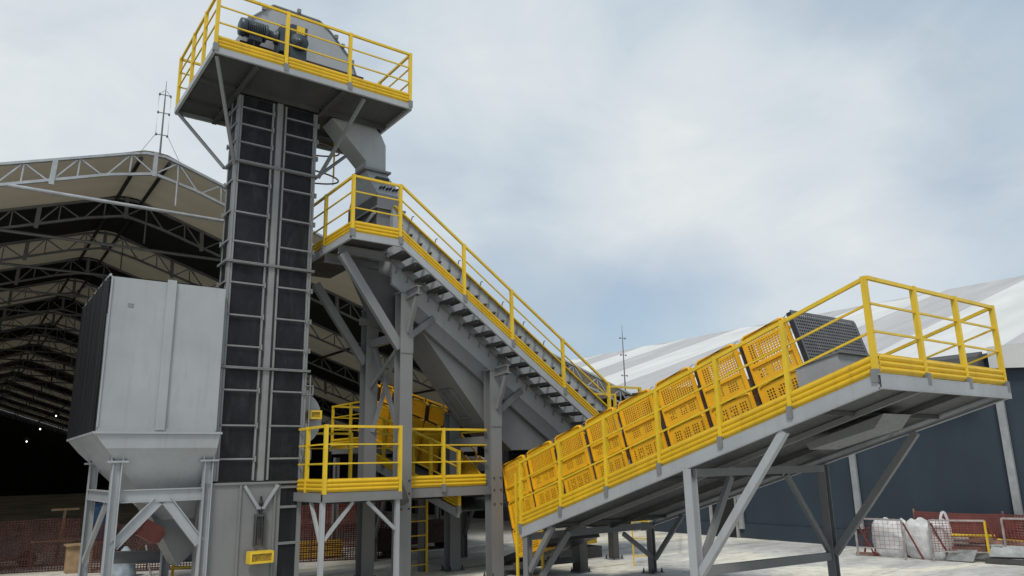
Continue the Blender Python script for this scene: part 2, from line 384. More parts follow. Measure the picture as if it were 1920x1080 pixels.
for i in range(NT-1):
    y0, y1 = Y0+DY*i, Y0+DY*(i+1)
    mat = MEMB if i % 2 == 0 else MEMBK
    m = MB(); nx = 14
    for sgn, X1 in ((-1, WX), (1, EX)):
        A = [V((RX+sgn*0.0, 0, RZ+0.0)), V((RX+sgn*0.25, 0, RZ-0.02)), V((RX+sgn*0.6, 0, zr(RX+0.6)+0.05))]+[V((RX+(X1-RX)*k/nx, 0, zr(RX+(X1-RX)*k/nx)+0.045)) for k in range(1, nx+1)]
        ny = 4; vs_ = []; fs_ = []
        for p in A:
            for j in range(ny+1):
                t = j/ny; vs_.append(V((p.x, y0+(y1-y0)*t, p.z - 0.07*math.sin(math.pi*t))))
        for a in range(len(A)-1):
            for j in range(ny): fs_.append((a*(ny+1)+j, a*(ny+1)+j+1, (a+1)*(ny+1)+j+1, (a+1)*(ny+1)+j))
        m.add(vs_, fs_, True)
    m.build('roof_membrane', mat, lw)
for x in (RX-0.3, RX+0.3, RX-4.1, RX-8.2, RX+4.3, RX+8.4, RX+12.3):
    MB().tube([(x, Y0, zr(x)-0.13), (x, Y0+DY*(NT-1), zr(x)-0.13)], 0.05, 6).build('purlin', BLACKP, lw)
ye = Y0+DY*(NT-1)+0.2
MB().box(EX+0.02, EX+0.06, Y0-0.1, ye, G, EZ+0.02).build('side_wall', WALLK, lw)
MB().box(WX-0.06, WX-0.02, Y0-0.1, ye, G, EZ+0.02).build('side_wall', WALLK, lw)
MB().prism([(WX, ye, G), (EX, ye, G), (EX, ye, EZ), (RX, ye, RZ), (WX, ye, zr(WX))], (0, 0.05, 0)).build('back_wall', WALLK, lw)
for k, (x, y, z) in enumerate(((3.99, 44.0, 5.35), (3.38, 44.0, 4.69), (2.88, 44.0, 4.09))):
    t = thing('ceiling_lamp', ('small lit lamp highest in the dark warehouse roof', 'small lit lamp between two others in the dark warehouse roof', 'small lit lamp lowest in the dark warehouse roof')[k], 'lamp', (x, y, z), 'lit lamps far inside the warehouse')
    MB().lathe((x, y, z), [(0.01, -0.03), (0.025, -0.02), (0.032, 0.0), (0.025, 0.04)], 10).build('bulb', LIT, t)
    MB().lathe((x, y, z+0.06), [(0.16, 0.005), (0.12, 0.1), (0.03, 0.16)], 10).build('shade', GREYD, t)

def lightning_rod(x, y, z0, z1, label, wires=True):
    t = thing('lightning_rod', label, 'lightning rod', (x, y, z0), 'lightning rods on the warehouse roofs')
    MB().tube([(x, y, z0), (x, y, z0+(z1-z0)*0.72), (x, y, z1)], [0.024, 0.016, 0.005], 6).build('mast', GALVD, t)
    for k in (0.25, 0.55, 0.8):
        m = MB(); z = z0+(z1-z0)*k; m.tube([(x-0.12, y, z), (x+0.12, y, z+0.01)], 0.011, 5)
        for s in (-1, 1): m.lathe((x+s*0.12, y, z-0.03), [(0.018, 0), (0.026, 0.03), (0.018, 0.06)], 6)
        m.build('insulator_arm', GALVD, t)
    if wires:
        for s in (-1, 1):
            MB().tube([(x+s*0.02, y, z1-0.25)]+[(x+s*0.13, y, z0+(z1-z0)*k) for k in (0.8, 0.55, 0.25)]+[(x+s*0.42, y, z0-0.08)], 0.005, 5).build('wire', BLACKP, t)
    return t
lightning_rod(RX+0.07, Y0-0.06, RZ-0.05, 11.55, 'tall thin lightning rod with side wires on the ridge of the open warehouse')
lightning_rod(17.9, 17.95, 4.75, 7.05, 'thin lightning rod at the valley before the white striped roof', False)

# ------------------------------------------------------------------ right warehouse
rw = thing('warehouse', 'closed warehouse with dark blue wall and white and grey striped roof', 'warehouse', (18.3, 8.0, G))
XW, XRD = 18.3, 33.3
RY0, RDY = -3.68, 3.53
def zrr(x): return 4.66+(9.31-4.66)*(x-XW)/(XRD-XW)
m = MB(); m.box(XW, XW+0.08, -4, 52, G+0.40, 4.62); m.build('wall', WALLB, rw)
MB().box(XW-0.05, XW+0.1, -4, 52, G, G+0.395).build('plinth', WALLB, rw)
for i in range(16):
    y0, y1 = RY0+RDY*i, RY0+RDY*(i+1)
    ny, nx = 8, 10; vs_ = []; fs_ = []
    for a in range(nx+1):
        x = XW-0.12+(XRD-XW+0.12)*a/nx
        for j in range(ny+1):
            t = j/ny; vs_.append((x, y0+(y1-y0)*t, zrr(x)+0.10*math.cos(2*math.pi*t)*0.5))
    for a in range(nx):
        for j in range(ny): fs_.append((a*(ny+1)+j, a*(ny+1)+j+1, (a+1)*(ny+1)+j+1, (a+1)*(ny+1)+j))
    b = len(vs_)
    mm = MB().add(vs_, fs_, True)
    mm.build('roof_sheet', ROOFW if i % 2 else ROOFG, rw)
MB().prism([(XRD, -4, 9.34), (48, -4, 4.7), (48, -4, 4.6), (XRD, -4, 9.24)], (0, 56, 0)).build('far_roof_slope', ROOFW, rw)
for i in range(16):
    y = RY0+RDY*i
    MB().box(XW-0.12, XW-0.052, y-0.075, y+0.075, G+(0.43 if y < 11 else 0.25), 4.60).build('wall_post', GALV, rw)
m = MB(); n = 22
for i in range(n):
    y0, y1 = -4+14.2*i/n, -4+14.2*(i+1)/n
    z0, z1 = 4.34-0.10*abs(math.sin(y0*math.pi/RDY)), 4.34-0.10*abs(math.sin(y1*math.pi/RDY))
    if y1 > 7.0: continue
    m.loft([(XW-0.16, y0, z0), (XW-0.135, y0, z0), (XW-0.135, y0, 4.80), (XW-0.16, y0, 4.80)], [(XW-0.16, y1, z1), (XW-0.135, y1, z1), (XW-0.135, y1, 4.80), (XW-0.16, y1, 4.80)])
m.build('eave_valance', ROOFW, rw)
MB().prism([(XW-0.55, 7.08, 4.22), (XW-0.13, 7.08, 4.15), (XW-0.13, 7.08, 4.72), (XW-0.42, 7.08, 4.60)], (0, 4.6, 0)).build('rolled_awning', GREYD, rw)
MB().box(XW-0.16, XW-0.125, 11.75, 48, 4.42, 4.74).build('gutter', GREYD, rw)
d = MB().box(XW-0.1, XW-0.06, 14.14, 14.95, G, G+1.95).build('dark_doorway', WALLK, rw)  # flat black panel gives the darkness of the open doorway
m = MB(); m.box(XW-0.13, XW-0.055, 14.07, 14.135, G, G+2.05); m.box(XW-0.13, XW-0.055, 14.955, 15.05, G, G+2.05); m.build('frame', GALV, d)

# ------------------------------------------------------------------ bucket elevator tower
TX0, TX1, TY0, TY1 = 3.60, 5.16, 13.45, 13.92
tw = thing('bucket_elevator', 'tall grey bucket elevator tower with black rubber panels', 'elevator tower', ((TX0+TX1)/2, (TY0+TY1)/2, G))
core = MB().box(TX0+0.06, TX1-0.06, TY0+0.06, TY1-0.06, 2.3, 9.5).build('casing', GREYD, tw)
FL = [2.30, 4.27, 6.19, 8.13, 9.50]
m = MB()
colsX = [(TX0+0.052, TX0+0.085), (TX0+0.655, TX0+0.688), (TX0+0.905, TX0+0.938), (TX1-0.075, TX1-0.045)]
for a, b in zip(FL[:-1], FL[1:]):
    for x0, x1 in colsX: m.box(x0, x1, TY0+0.004, TY0+0.058, a+0.03, b-0.03)
    for x0, x1 in ((TX0+0.001, TX0+0.045), (TX1-0.04, TX1-0.001)): m.box(x0, x1, TY0-0.001, TY0+0.06, a+0.03, b-0.03)
    for y0, y1 in ((TY0+0.062, TY0+0.12), (TY1-0.07, TY1-0.002)): m.box(TX0-0.001, TX0+0.058, y0, y1, a+0.03, b-0.03); m.box(TX1-0.058, TX1+0.001, y0, y1, a+0.03, b-0.03)
m.build('casing_frame', FRAME, tw)
MB().box(TX0+0.69, TX0+0.903, TY0+0.045, TY0+0.056, 2.32, 9.49).build('centre_recess', GREYD, tw)
MB().box(TX0+0.742, TX0+0.852, TY0-0.012, TY0+0.044, 2.32, 9.49).build('centre_stile', FRAME, tw)
for z in FL[1:-1]:
    m = MB()
    for dz in (-0.019, 0.003):
        m.box(TX0-0.05, TX1+0.05, TY0-0.055, TY1+0.05, z+dz, z+dz+0.016)
    m.build('flange', FRAME, tw)
MB().box(TX0-0.16, TX1+0.03, TY0-0.05, TY1+0.05, 2.262, 2.30).build('flange', GREY, tw)
fr = (0.0, 0.2, 0.49, 0.80, 1.0)
sect = [[0, .2, .49, .8, 1], [0, .2, .49, .8, 1], [0, .2, .49, .8, 1], [0, .285, .55, .80, 1.0]]
for si, (a, b) in enumerate(zip(FL[:-1], FL[1:])):
    zs = [a+(b-a)*k for k in sect[si]]
    for j in range(4):
        z0, z1 = zs[j]+0.028, zs[j+1]-0.028
        for (x0, x1) in ((colsX[0][1], colsX[1][0]), (colsX[2][1], colsX[3][0])):
            p = MB()
            nx, nz = 4, 5; vs_ = []; fs_ = []
            for u in range(nx+1):
                for v in range(nz+1):
                    xx, zz = x0+0.004+(x1-x0-0.008)*u/nx, z0+0.001+(z1-z0-0.002)*v/nz
                    yy = TY0+0.032-0.010*noise.noise(V((xx*3, zz*2.5, 4.1)))
                    if u in (0, nx) or v in (0, nz): yy = TY0+0.034
                    vs_.append((xx, yy, zz))
            for u in range(nx):
                for v in range(nz): q = u*(nz+1)+v; fs_.append((q, q+nz+1, q+nz+2, q+1))
            p.add(vs_, fs_, True).build('rubber_panel', RUBBER, tw)
        MB().box(TX0+0.004, TX0+0.05, TY0+0.13, TY1-0.08, z0, z1).build('rubber_panel', RUBBER, tw)
    # clamp bars with their end lugs
    for j in range(1, 4):
        z = zs[j]
        for (x0, x1) in ((colsX[0][0]+0.01, colsX[1][1]-0.002), (colsX[2][0]+0.01, colsX[3][1]-0.002)):
            q = MB(); q.box(x0, x1, TY0-0.014, TY0-0.002, z-0.014, z+0.014)
            q.box(x1-0.022, x1+0.006, TY0-0.035, TY0-0.015, z-0.05, z+0.05)
            q.build('clamp_bar', FRAME, tw)
        q = MB(); q.box(TX0-0.03, TX0-0.006, TY0+0.02, TY1-0.02, z-0.016, z+0.016); q.box(TX0-0.055, TX0-0.031, TY1-0.09, TY1-0.03, z-0.045, z+0.045)
        q.build('clamp_bar', FRAME, tw)
        MB().box(TX1+0.006, TX1+0.045, TY0+0.0, TY0+0.05, z-0.045, z+0.045).build('lug', GREY, tw)
# boot
bo = MB(); bo.box(TX0-0.12, 4.70, TY0-0.02, TY1+0.02, G, 2.26); B_ = bo.build('boot', GREY, tw)
q = MB(); q.box(4.702, TX1-0.02, TY0+0.03, TY1, G, 2.258); q.build('boot_side_casing', GREYD, B_)
q = MB()
for x0, x1 in ((4.702, 4.76), (TX1-0.085, TX1-0.01)): q.box(x0, x1, TY0-0.02, TY0+0.028, G, 2.25)
for z in (2.20, 1.86, 1.25, 0.66, 0.50): q.box(4.762, TX1-0.087, TY0-0.025, TY0+0.027, z-0.022, z+0.022)
q.build('panel_frame', GREY, B_)
for z0, z1 in ((1.885, 2.175), (1.275, 1.835), (0.685, 1.225), (0.525, 0.635)):
    MB().box(4.765, TX1-0.09, TY0+0.0, TY0+0.024, z0, z1).build('rubber_panel', RUBBER, B_)
q = MB()
for x in (TX0-0.118, 4.04, 4.64): q.box(x, x+0.035, TY0-0.05, TY0-0.021, G, 2.255)
q.build('stiffener', GREY, B_)
q = MB()
q.beam((4.12, TY0-0.05, 2.24), (4.36, TY0-0.05, 1.88), 0.05, 0.045, up=(0, 1, 0)); q.beam((4.70, TY0-0.05, 2.24), (4.47, TY0-0.05, 1.88), 0.05, 0.045, up=(0, 1, 0)); q.box(4.34, 4.49, TY0-0.075, TY0-0.026, 1.845, 1.885)
q.build('tension_bracket', GREYL, B_)
q = MB(); q.tube([(4.415, TY0-0.06, 2.06), (4.415, TY0-0.06, 1.38)], 0.018, 8); q.lathe((4.415, TY0-0.06, 1.80), [(0.03, 0), (0.03, 0.05)], 6); q.lathe((4.415, TY0-0.06, 1.92), [(0.03, 0), (0.03, 0.05)], 6)
q.build('tension_rod', BLACKP, B_)
q = MB(); q.box(4.32, 4.35, TY0-0.08, TY0-0.023, 1.24, 1.72); q.box(4.48, 4.51, TY0-0.08, TY0-0.023, 1.24, 1.72); q.box(4.32, 4.51, TY0-0.082, TY0-0.023, 1.722, 1.76)
q.box(4.37, 4.46, TY0-0.05, TY0-0.024, 1.26, 1.70)
q.build('take_up_slide', GREYD, B_)
def guard_box(parent, x0, x1, y0, y1, z0, z1):
    q = MB(); t = 0.035
    q.box(x0, x1, y0, y1, z0, z0+t); q.box(x0, x1, y0, y1, z1-t, z1)
    q.box(x0, x0+t, y0, y1, z0+t, z1-t); q.box(x1-t, x1, y0, y1, z0+t, z1-t)
    g = q.build('guard_box', YEL, parent)
    MB().box(x0+t+0.001, x1-t-0.001, y0+0.02, y1-0.002, z0+t+0.001, z1-t-0.001).build('mesh_front', LAMPGLASS, g)
guard_box(B_, 4.20, 4.60, TY0-0.30, TY0-0.09, 0.98, 1.17)
guard_box(tw, TX1+0.10, TX1+0.33, TY0+0.02, TY0+0.2, 3.40, 3.56)
q = MB()
for z in (3.92, 2.75): q.box(TX1-0.02, TX1+0.13, TY0-0.03, TY0+0.02, z-0.09, z-0.07); q.box(TX1-0.02, TX1+0.13, TY0-0.03, TY0+0.02, z+0.07, z+0.09); q.box(TX1+0.11, TX1+0.131, TY0-0.03, TY0+0.02, z-0.068, z+0.068)
q.tube([(TX1+0.07, TY0-0.01, 2.4), (TX1+0.07, TY0-0.01, 4.2)], 0.016, 6)
q.build('inspection_hinge', GREY, tw)
q = MB(); prof = []
for k in range(15):
    a = math.radians(-70+150*k/14); prof.append((TX1+0.05+0.36*math.cos(a), TY0+0.25, 3.42+0.47*math.sin(a)))
q.prism([(TX1, TY0+0.25, 2.98)]+prof+[(TX1, TY0+0.25, 3.9)], (0, 0.6, 0)); q.box(TX1+0.36, TX1+0.46, TY0+0.35, TY0+0.85, 3.3, 3.46)
q.build('inlet_hood', GREYL, tw)
# head casing and drive
HY0, HY1 = 13.32, 14.45
poly = [(3.56, 10.46), (3.50, 10.66), (3.74, 11.12), (4.10, 11.49), (5.06, 11.49), (5.31, 11.32), (5.76, 10.86), (5.92, 10.46)]
hd = MB().prism([(x, HY0, z) for x, z in poly], (0, HY1-HY0, 0)).build('head_casing', GREYL, tw)
MB().box(3.62, 5.14, HY0+0.14, 13.9, 9.62, 10.37).build('head_neck', GREYL, hd)
q = MB()
for (x0, z0), (x1, z1) in zip(poly[1:-1], poly[2:]):
    q.beam((x0, HY0-0.012, z0), (x1, HY0-0.012, z1), 0.022, 0.03)
for x, z in ((3.66, 10.98), (3.92, 11.31), (4.62, 11.5), (5.43, 11.2), (5.58, 11.04), (5.80, 10.74)):
    q.box(x-0.035, x+0.035, HY0-0.05, HY0+0.02, z-0.0, z+0.085)
q.build('seam_flange', GREY, hd)
MB().box(3.48, 6.02, HY0-0.12, HY1+0.1, 10.375, 10.455).build('base_frame', RUST, hd)
q = MB(); q.lathe((3.38, 12.98, 10.60), [(0.10, 0), (0.165, 0.02), (0.175, 0.12), (0.15, 0.13), (0.15, 0.15)], 18, 'x')
for k in range(9): q.lathe((3.53+k*0.034, 12.98, 10.60), [(0.145, 0), (0.172, 0.003), (0.172, 0.014), (0.145, 0.017)], 18, 'x')
q.box(3.56, 3.8, 12.90, 13.06, 10.36, 10.45); q.lathe((3.836, 12.98, 10.60), [(0.15, 0), (0.17, 0.01), (0.17, 0.05), (0.1, 0.06), (0.09, 0.22), (0.14, 0.23), (0.14, 0.27)], 18, 'x')
mo = q.build('drive_motor', BLUEG, tw)
MB().lathe((3.55, 12.98, 10.60), [(0.147, 0), (0.149, 0.33)], 18, 'x').build('cooling_barrel', BLACKP, mo)
q = MB(); q.box(4.11, 4.30, 12.80, 13.16, 10.25, 10.80); q.box(4.302, 4.62, 12.76, 13.20, 10.12, 10.86); q.box(4.08, 4.66, 12.72, 13.24, 10.06, 10.118); q.lathe((4.46, 12.76, 10.50), [(0.17, 0), (0.17, -0.06), (0.06, -0.07), (0.06, -0.11)], 16, 'y')
for x in (4.34, 4.58): q.box(x-0.03, x+0.03, 12.9, 13.0, 10.862, 10.93)
gb = q.build('gearbox', BLUEG, tw)
MB().box(4.40, 4.56, 12.735, 12.757, 10.68, 10.84).build('rating_plate', YEL, gb)
MB().prism([(4.05, 12.7, 9.66), (4.62, 12.7, 9.66), (4.62, 12.7, 10.055), (4.10, 12.7, 10.055)], (0, 0.55, 0)).build('drive_stand', RUST, tw)

MB().tube([(3.66, 12.92, 10.37), (3.66, 12.95, 10.1), (3.85, 13.1, 9.72), (4.3, 13.2, 9.66), (5.0, 13.25, 9.66)], 0.014, 6).build('motor_cable', BLACKP, tw)

# ------------------------------------------------------------------ top service platform
PX0, PX1, PY0, PY1, PZ = 2.81, 6.64, 12.25, 15.05, 9.50
tp = thing('service_platform', 'high service platform with yellow railing around the tower head', 'platform', ((PX0+PX1)/2, (PY0+PY1)/2, PZ))
MB().box(PX0+0.03, PX1-0.03, PY0+0.03, PY1-0.03, PZ+0.075, PZ+0.10).build('deck', GREYD, tp)
m = MB()
m.channel((PX0, PY0, PZ+0.05), (PX1, PY0, PZ+0.05), 0.05, 0.11, side=1); m.channel((PX0, PY1, PZ+0.05), (PX1, PY1, PZ+0.05), 0.05, 0.11, side=-1)
m.channel((PX0, PY0+0.027, PZ+0.05), (PX0, PY1-0.027, PZ+0.05), 0.05, 0.109, side=-1); m.channel((PX1, PY0+0.027, PZ+0.05), (PX1, PY1-0.027, PZ+0.05), 0.05, 0.109, side=1)
m.build('edge_beam', GREYL, tp)
m = MB()
for x in (3.55, 5.2): m.ibeam((x, PY0+0.04, PZ+0.012), (x, PY1-0.04, PZ+0.012), 0.09, 0.12)
for y in (13.38, 14.42):
    for x0, x1 in ((PX0+0.03, 3.5), (3.6, 5.15), (5.25, PX1-0.03)): m.beam((x0, y, PZ+0.03), (x1, y, PZ+0.03), 0.05, 0.088)
m.build('deck_joist', GREYD, tp)
railing(tp, [(PX0+0.02, PY0+0.01, PZ+0.115), (4.06, PY0+0.01, PZ+0.115), (5.30, PY0+0.01, PZ+0.115), (PX1-0.03, PY0+0.01, PZ+0.115)], (0, -1, 0))
railing(tp, [(PX0+0.02, PY0+0.01, PZ+0.115), (PX0+0.02, 13.1, PZ+0.115), (PX0+0.02, 13.95, PZ+0.115), (PX0+0.02, PY1-0.02, PZ+0.115)], (-1, 0, 0), skip_first_post=True, toe=False, brackets=False)
railing(tp, [(PX0+0.02, PY1-0.02, PZ+0.115), (4.1, PY1-0.02, PZ+0.115), (5.3, PY1-0.02, PZ+0.115), (PX1-0.03, PY1-0.02, PZ+0.115)], (0, 1, 0), skip_first_post=True, toe=False, brackets=False)
railing(tp, [(PX1-0.03, PY0+0.01, PZ+0.115), (PX1-0.03, 13.65, PZ+0.115), (PX1-0.03, PY1-0.02, PZ+0.115)], (1, 0, 0), skip_first_post=True, skip_last_post=True, toe=False, brackets=False)
for a, b in (((2.88, 12.33, 9.49), (3.58, 13.40, 8.02)), ((2.86, 14.98, 9.49), (3.55, 13.96, 8.13)), ((5.65, 12.33, 9.48), (5.20, 13.40, 8.10)), ((6.5, 14.9, 9.48), (5.20, 13.96, 8.16))):
    MB().beam(a, b, 0.055, 0.055).build('brace', GREY, tp)

# ladder with cage behind the tower
lc = thing('cage_ladder', 'caged access ladder beside the tower under the top platform', 'ladder', (5.75, 14.75, 7.0))
for y in (14.56, 14.94): MB().beam((5.30, y, 6.75), (5.30, y, 9.5), 0.05, 0.025, up=(0, 1, 0)).build('side_rail', YEL, lc)
for k in range(9): MB().beam((5.30, 14.58, 6.95+k*0.28), (5.30, 14.92, 6.95+k*0.28), 0.02, 0.02).build('rung', YEL, lc)
for z in (9.32, 8.66):
    pts = [(5.32+0.86*math.sin(math.pi*k/16), 14.75-0.38*math.cos(math.pi*k/16), z) for k in range(17)]
    MB().tube(pts, 0.018, 6).build('cage_hoop', RUSTP, lc)
for a in (0.27, 0.62):
    x, y = 5.32+0.865*math.sin(math.pi*a), 14.75-0.385*math.cos(math.pi*a); MB().beam((x, y, 8.62), (x, y, 9.48), 0.035 if a < 0.5 else 0.012, 0.012).build('cage_strap', YEL if a < 0.5 else RUSTP, lc)

# ------------------------------------------------------------------ discharge chute
ch = thing('discharge_chute', 'bent grey discharge chute from the tower head down to the inclined conveyor', 'chute', (6.55, 13.7, 6.75))
m = MB()
def rect(x0, x1, y0, y1, z): return [(x0, y0, z), (x1, y0, z), (x1, y1, z), (x0, y1, z)]
def q4(pa, pb, y0=13.52, y1=14.05): return [(pa[0], y0, pa[1]), (pb[0], y0, pb[1]), (pb[0], y1, pb[1]), (pa[0], y1, pa[1])]
S0, S1, S2, S3 = q4((5.50, 9.53), (6.46, 9.56)), q4((5.74, 9.28), (6.62, 9.40)), q4((6.27, 8.76), (6.72, 9.20)), q4((6.28, 8.60), (6.73, 8.60))
m.loft(S0, S1, caps=False); m.loft(S1, S2, caps=False); m.loft(S2, S3)
m.build('upper_duct', GREYL, ch)
m = MB(); m.box(6.20, 6.82, 13.44, 14.13, 8.555, 8.598); m.build('flange', GREY, ch)
m = MB(); m.loft(rect(6.28, 6.74, 13.52, 14.05, 8.552), rect(6.30, 6.86, 13.3, 14.2, 8.22)); m.build('transition', GREYL, ch)
m = MB(); m.box(6.43, 6.72, 13.33, 13.40, 8.33, 8.39); m.build('handle', BLACKP, ch)
m = MB(); m.loft(rect(6.30, 6.86, 13.3, 14.2, 8.216), rect(6.34, 6.90, 13.08, 14.5, 7.93)); m.build('hood', GREYL, ch)
m = MB()
for k in range(6): 
    x = 6.44+0.075*k; m.box(x-0.014, x+0.014, 13.10, 13.2, 8.06+0.015*(k % 2), 8.10+0.015*(k % 2))
m.build('bolt', BLACKP, ch)
m = MB(); m.box(6.34, 6.88, 13.08, 14.5, 6.92, 7.926); m.build('drop_box', GREY, ch)
MB().box(6.325, 6.338, 13.12, 14.46, 6.95, 7.57).build('shade_side_plate', GREYD, ch); MB().box(6.325, 6.338, 13.12, 14.46, 7.63, 7.90).build('shade_side_plate', GREYD, ch)  # thin dark plates stand in for shade on this side
m = MB(); m.box(6.27, 6.95, 13.0, 14.58, 7.58, 7.62); m.build('flange', GREY, ch)
m = MB(); m.beam((6.30, 13.1, 7.52), (6.30, 14.45, 7.02), 0.03, 0.10, up=(0, 0, 1)); m.build('stiffener', GREYL, ch)

# ------------------------------------------------------------------ inclined conveyor (along X)
SL = 0.69; al = math.atan(SL)
def zs_(x): return 6.62-SL*(x-6.43)
cv = thing('inclined_conveyor', 'steep grey enclosed conveyor descending from the tower behind the stair walkway', 'conveyor', (9.5, 13.5, zs_(9.5)-0.5))
CX0, CX1, CY0, CY1 = 6.62, 12.7, 12.92, 14.12
m = MB(); m.prism([(CX0, CY0, zs_(CX0)+1.13), (CX1, CY0, zs_(CX1)+1.13), (CX1, CY0, zs_(CX1)-0.46), (CX0, CY0, zs_(CX0)-0.46)], (0, CY1-CY0, 0))
cas = m.build('casing', GREYL, cv)
m = MB()
n = 24
for k in range(n):
    x = CX0+0.12+(CX1-CX0-0.2)*k/n
    m.beam((x, CY0-0.012, zs_(x)+1.12), (x-0.30, CY0-0.012, zs_(x-0.30)-0.20), 0.024, 0.022, up=(0, 1, 0)) if x-0.30 > CX0 else None
m.build('rib', GREY, cas)
for k in range(26):
    x = CX0+0.16+(CX1-CX0-0.2)*k/26
    for xx, dz in ((x, 0.86), (x-0.1, 0.03)):
        MB().lathe((xx, CY0-0.001, zs_(xx)+dz), [(0.035, 0), (0.035, -0.03), (0.02, -0.032), (0.02, -0.08)], 8, 'y').build('bolt', BLACKP, cas)
MB().beam((CX0, CY0-0.03, zs_(CX0)+1.145), (CX1, CY0-0.03, zs_(CX1)+1.145), 0.08, 0.028).build('cover_edge', YELT, cv)
MB().beam((CX0, CY1+0.03, zs_(CX0)+1.145), (CX1, CY1+0.03, zs_(CX1)+1.145), 0.08, 0.028).build('cover_edge', YELT, cv)
m = MB()
n = 10
for k in range(n):      # bowed rubber covers on top
    x0 = CX0+0.1+(CX1-CX0-0.2)*k/n; x1 = CX0+0.1+(CX1-CX0-0.2)*(k+0.96)/n
    A = [(x0, CY0+0.03, zs_(x0)+1.02), (x1, CY0+0.03, zs_(x1)+1.02)]
    pts = []
    for t in range(7):
        x = x0+(x1-x0)*t/6; pts.append(V((x, CY0+0.04, zs_(x)+1.155+0.055*math.sin(math.pi*t/6)*(0.4+0.6*(k % 2)))))
    m.prism(pts+[V((x1, CY0+0.04, zs_(x1)+1.14)), V((x0, CY0+0.04, zs_(x0)+1.14))], (0, CY1-CY0-0.08, 0))
m.build('cover', GREYD, cv)
for k in range(10):
    m = MB(); x = CX0+0.4+0.56*k; z = zs_(x)+1.17
    m.tube([(x, CY0-0.02, z), (x+0.02, CY0-0.02, z+0.10), (x+0.06, CY0-0.02, z+0.12)], 0.011, 5)
    m.build('hook', BLACKP, cv)
MB().beam((6.95, 12.98, zs_(6.95)-0.62), (12.2, 12.98, zs_(12.2)-0.62), 0.10, 0.30).build('main_beam', GREY, cv)
MB().beam((6.95, 14.06, zs_(6.95)-0.62), (12.2, 14.06, zs_(12.2)-0.62), 0.10, 0.30).build('main_beam', GREY, cv)

# hopper-shaped return casing under the conveyor
rc = thing('return_casing', 'large grey tapered sheet steel casing under the inclined conveyor', 'casing', (9.3, 13.5, 2.75))
pl = [(7.30, zs_(7.30)-0.80), (11.6, zs_(11.6)-0.80), (11.35, 2.82), (9.55, 2.80), (8.87, 3.36)]
m = MB().prism([(x, 13.05, z) for x, z in pl], (0, 0.95, 0)); rcb = m.build('side_sheet', GREY, rc)
def onb(t, w): # a point on the dark sloping underside
    a, b = V((7.30, 0, zs_(7.30)-0.80)), V((8.87, 0, 3.36)); p = lerp(a, b, t); return V((p.x-0.02, 13.05+w*0.95, p.z-0.015))
m = MB()
for (t0, w0), (t1, w1) in (((0.62, 0.35), (0.92, 0.35)), ((0.62, 0.8), (0.92, 0.8)), ((0.62, 0.35), (0.62, 0.8)), ((0.92, 0.35), (0.92, 0.8))):
    m.beam(onb(t0, w0), onb(t1, w1), 0.04, 0.04)
m.build('inspection_hatch', GREY, rc)
m = MB().prism([(5.85, 13.0, 6.35), (6.95, 13.0, 6.1), (7.28, 13.0, zs_(7.28)-0.85), (6.80, 13.0, 5.15), (6.45, 13.0, 5.2)], (0, 0.4, 0)); m.build('tail_sheet', GREYD, rc)

# ------------------------------------------------------------------ upper walkway and stair flight
wk = thing('stair_walkway', 'grey stair flight with yellow railing and small landing beside the steep conveyor', 'walkway', (8.5, 12.5, zs_(8.5)))
UX0, UX1, UY0, UY1, UZ = 5.43, 6.43, 12.25, 15.6, 6.60
MB().box(UX0+0.03, UX1, UY0+0.03, UY1, UZ+0.08, UZ+0.10).build('landing_deck', GREYD, wk)
m = MB(); m.channel((UX0, UY0, UZ+0.055), (UX1+0.02, UY0, UZ+0.055), 0.05, 0.13, side=1); m.channel((UX0, UY0+0.027, UZ+0.055), (UX0, UY1, UZ+0.055), 0.05, 0.129, side=-1)
m.build('landing_edge_beam', GREYL, wk)
m = MB(); m.ibeam((UX0+0.03, 13.55, UZ-0.06), (6.9, 13.55, UZ-0.06), 0.1, 0.18); m.ibeam((UX0+0.03, 12.9, UZ-0.05), (6.6, 12.9, UZ-0.05), 0.1, 0.16); m.build('landing_joist', GREY, wk)
ru = UZ+0.12
railing(wk, [(UX0+0.02, UY0+0.01, ru), (UX1, UY0+0.01, ru)], (0, -1, 0))
railing(wk, [(UX0+0.02, UY0+0.01, ru), (UX0+0.02, 13.55, ru), (UX0+0.02, 14.75, ru)], (-1, 0, 0), skip_first_post=True)
# stair
ex = 11.7
m = MB(); m.channel((UX1+0.03, UY0, zs_(UX1)+0.05), (ex, UY0, zs_(ex)+0.05), 0.05, 0.13, side=1); m.build('stair_stringer', GREYL, wk)
m = MB(); m.beam((UX1+0.03, 12.84, zs_(UX1)-0.02), (ex, 12.84, zs_(ex)-0.02), 0.04, 0.13); m.build('stair_stringer', GREY, wk)
for k in range(18):
    x = 6.62+0.285*k
    if x > ex-0.1: break
    z = zs_(x)+0.03
    q = MB(); q.box(x-0.13, x+0.14, UY0+0.03, 12.815, z-0.02, z+0.015); q.box(x-0.131, x-0.11, UY0+0.03, 12.815, z-0.05, z-0.021); q.box(x+0.12, x+0.141, UY0+0.03, 12.815, z-0.05, z-0.021)
    q.build('tread', GREYD, wk)
railing(wk, [(x, UY0+0.01, zs_(x)+0.13) for x in (UX1, 7.88, 9.05, 10.40, 11.70)], (0, -1, 0), skip_first_post=True, mids=(0.80,))
MB().box(11.72, 12.72, UY0, 13.0, 2.96, 3.06).build('lower_landing', GREYD, wk)
railing(wk, [(11.72, UY0+0.01, 3.06), (12.69, UY0+0.01, 3.06)], (0, -1, 0), skip_first_post=True, mids=(0.55,), toe=False)
railing(wk, [(12.9, 14.35, 3.13), (13.9, 14.35, 3.13)], (0, -1, 0), mids=(0.6,), toe=False, brackets=False)
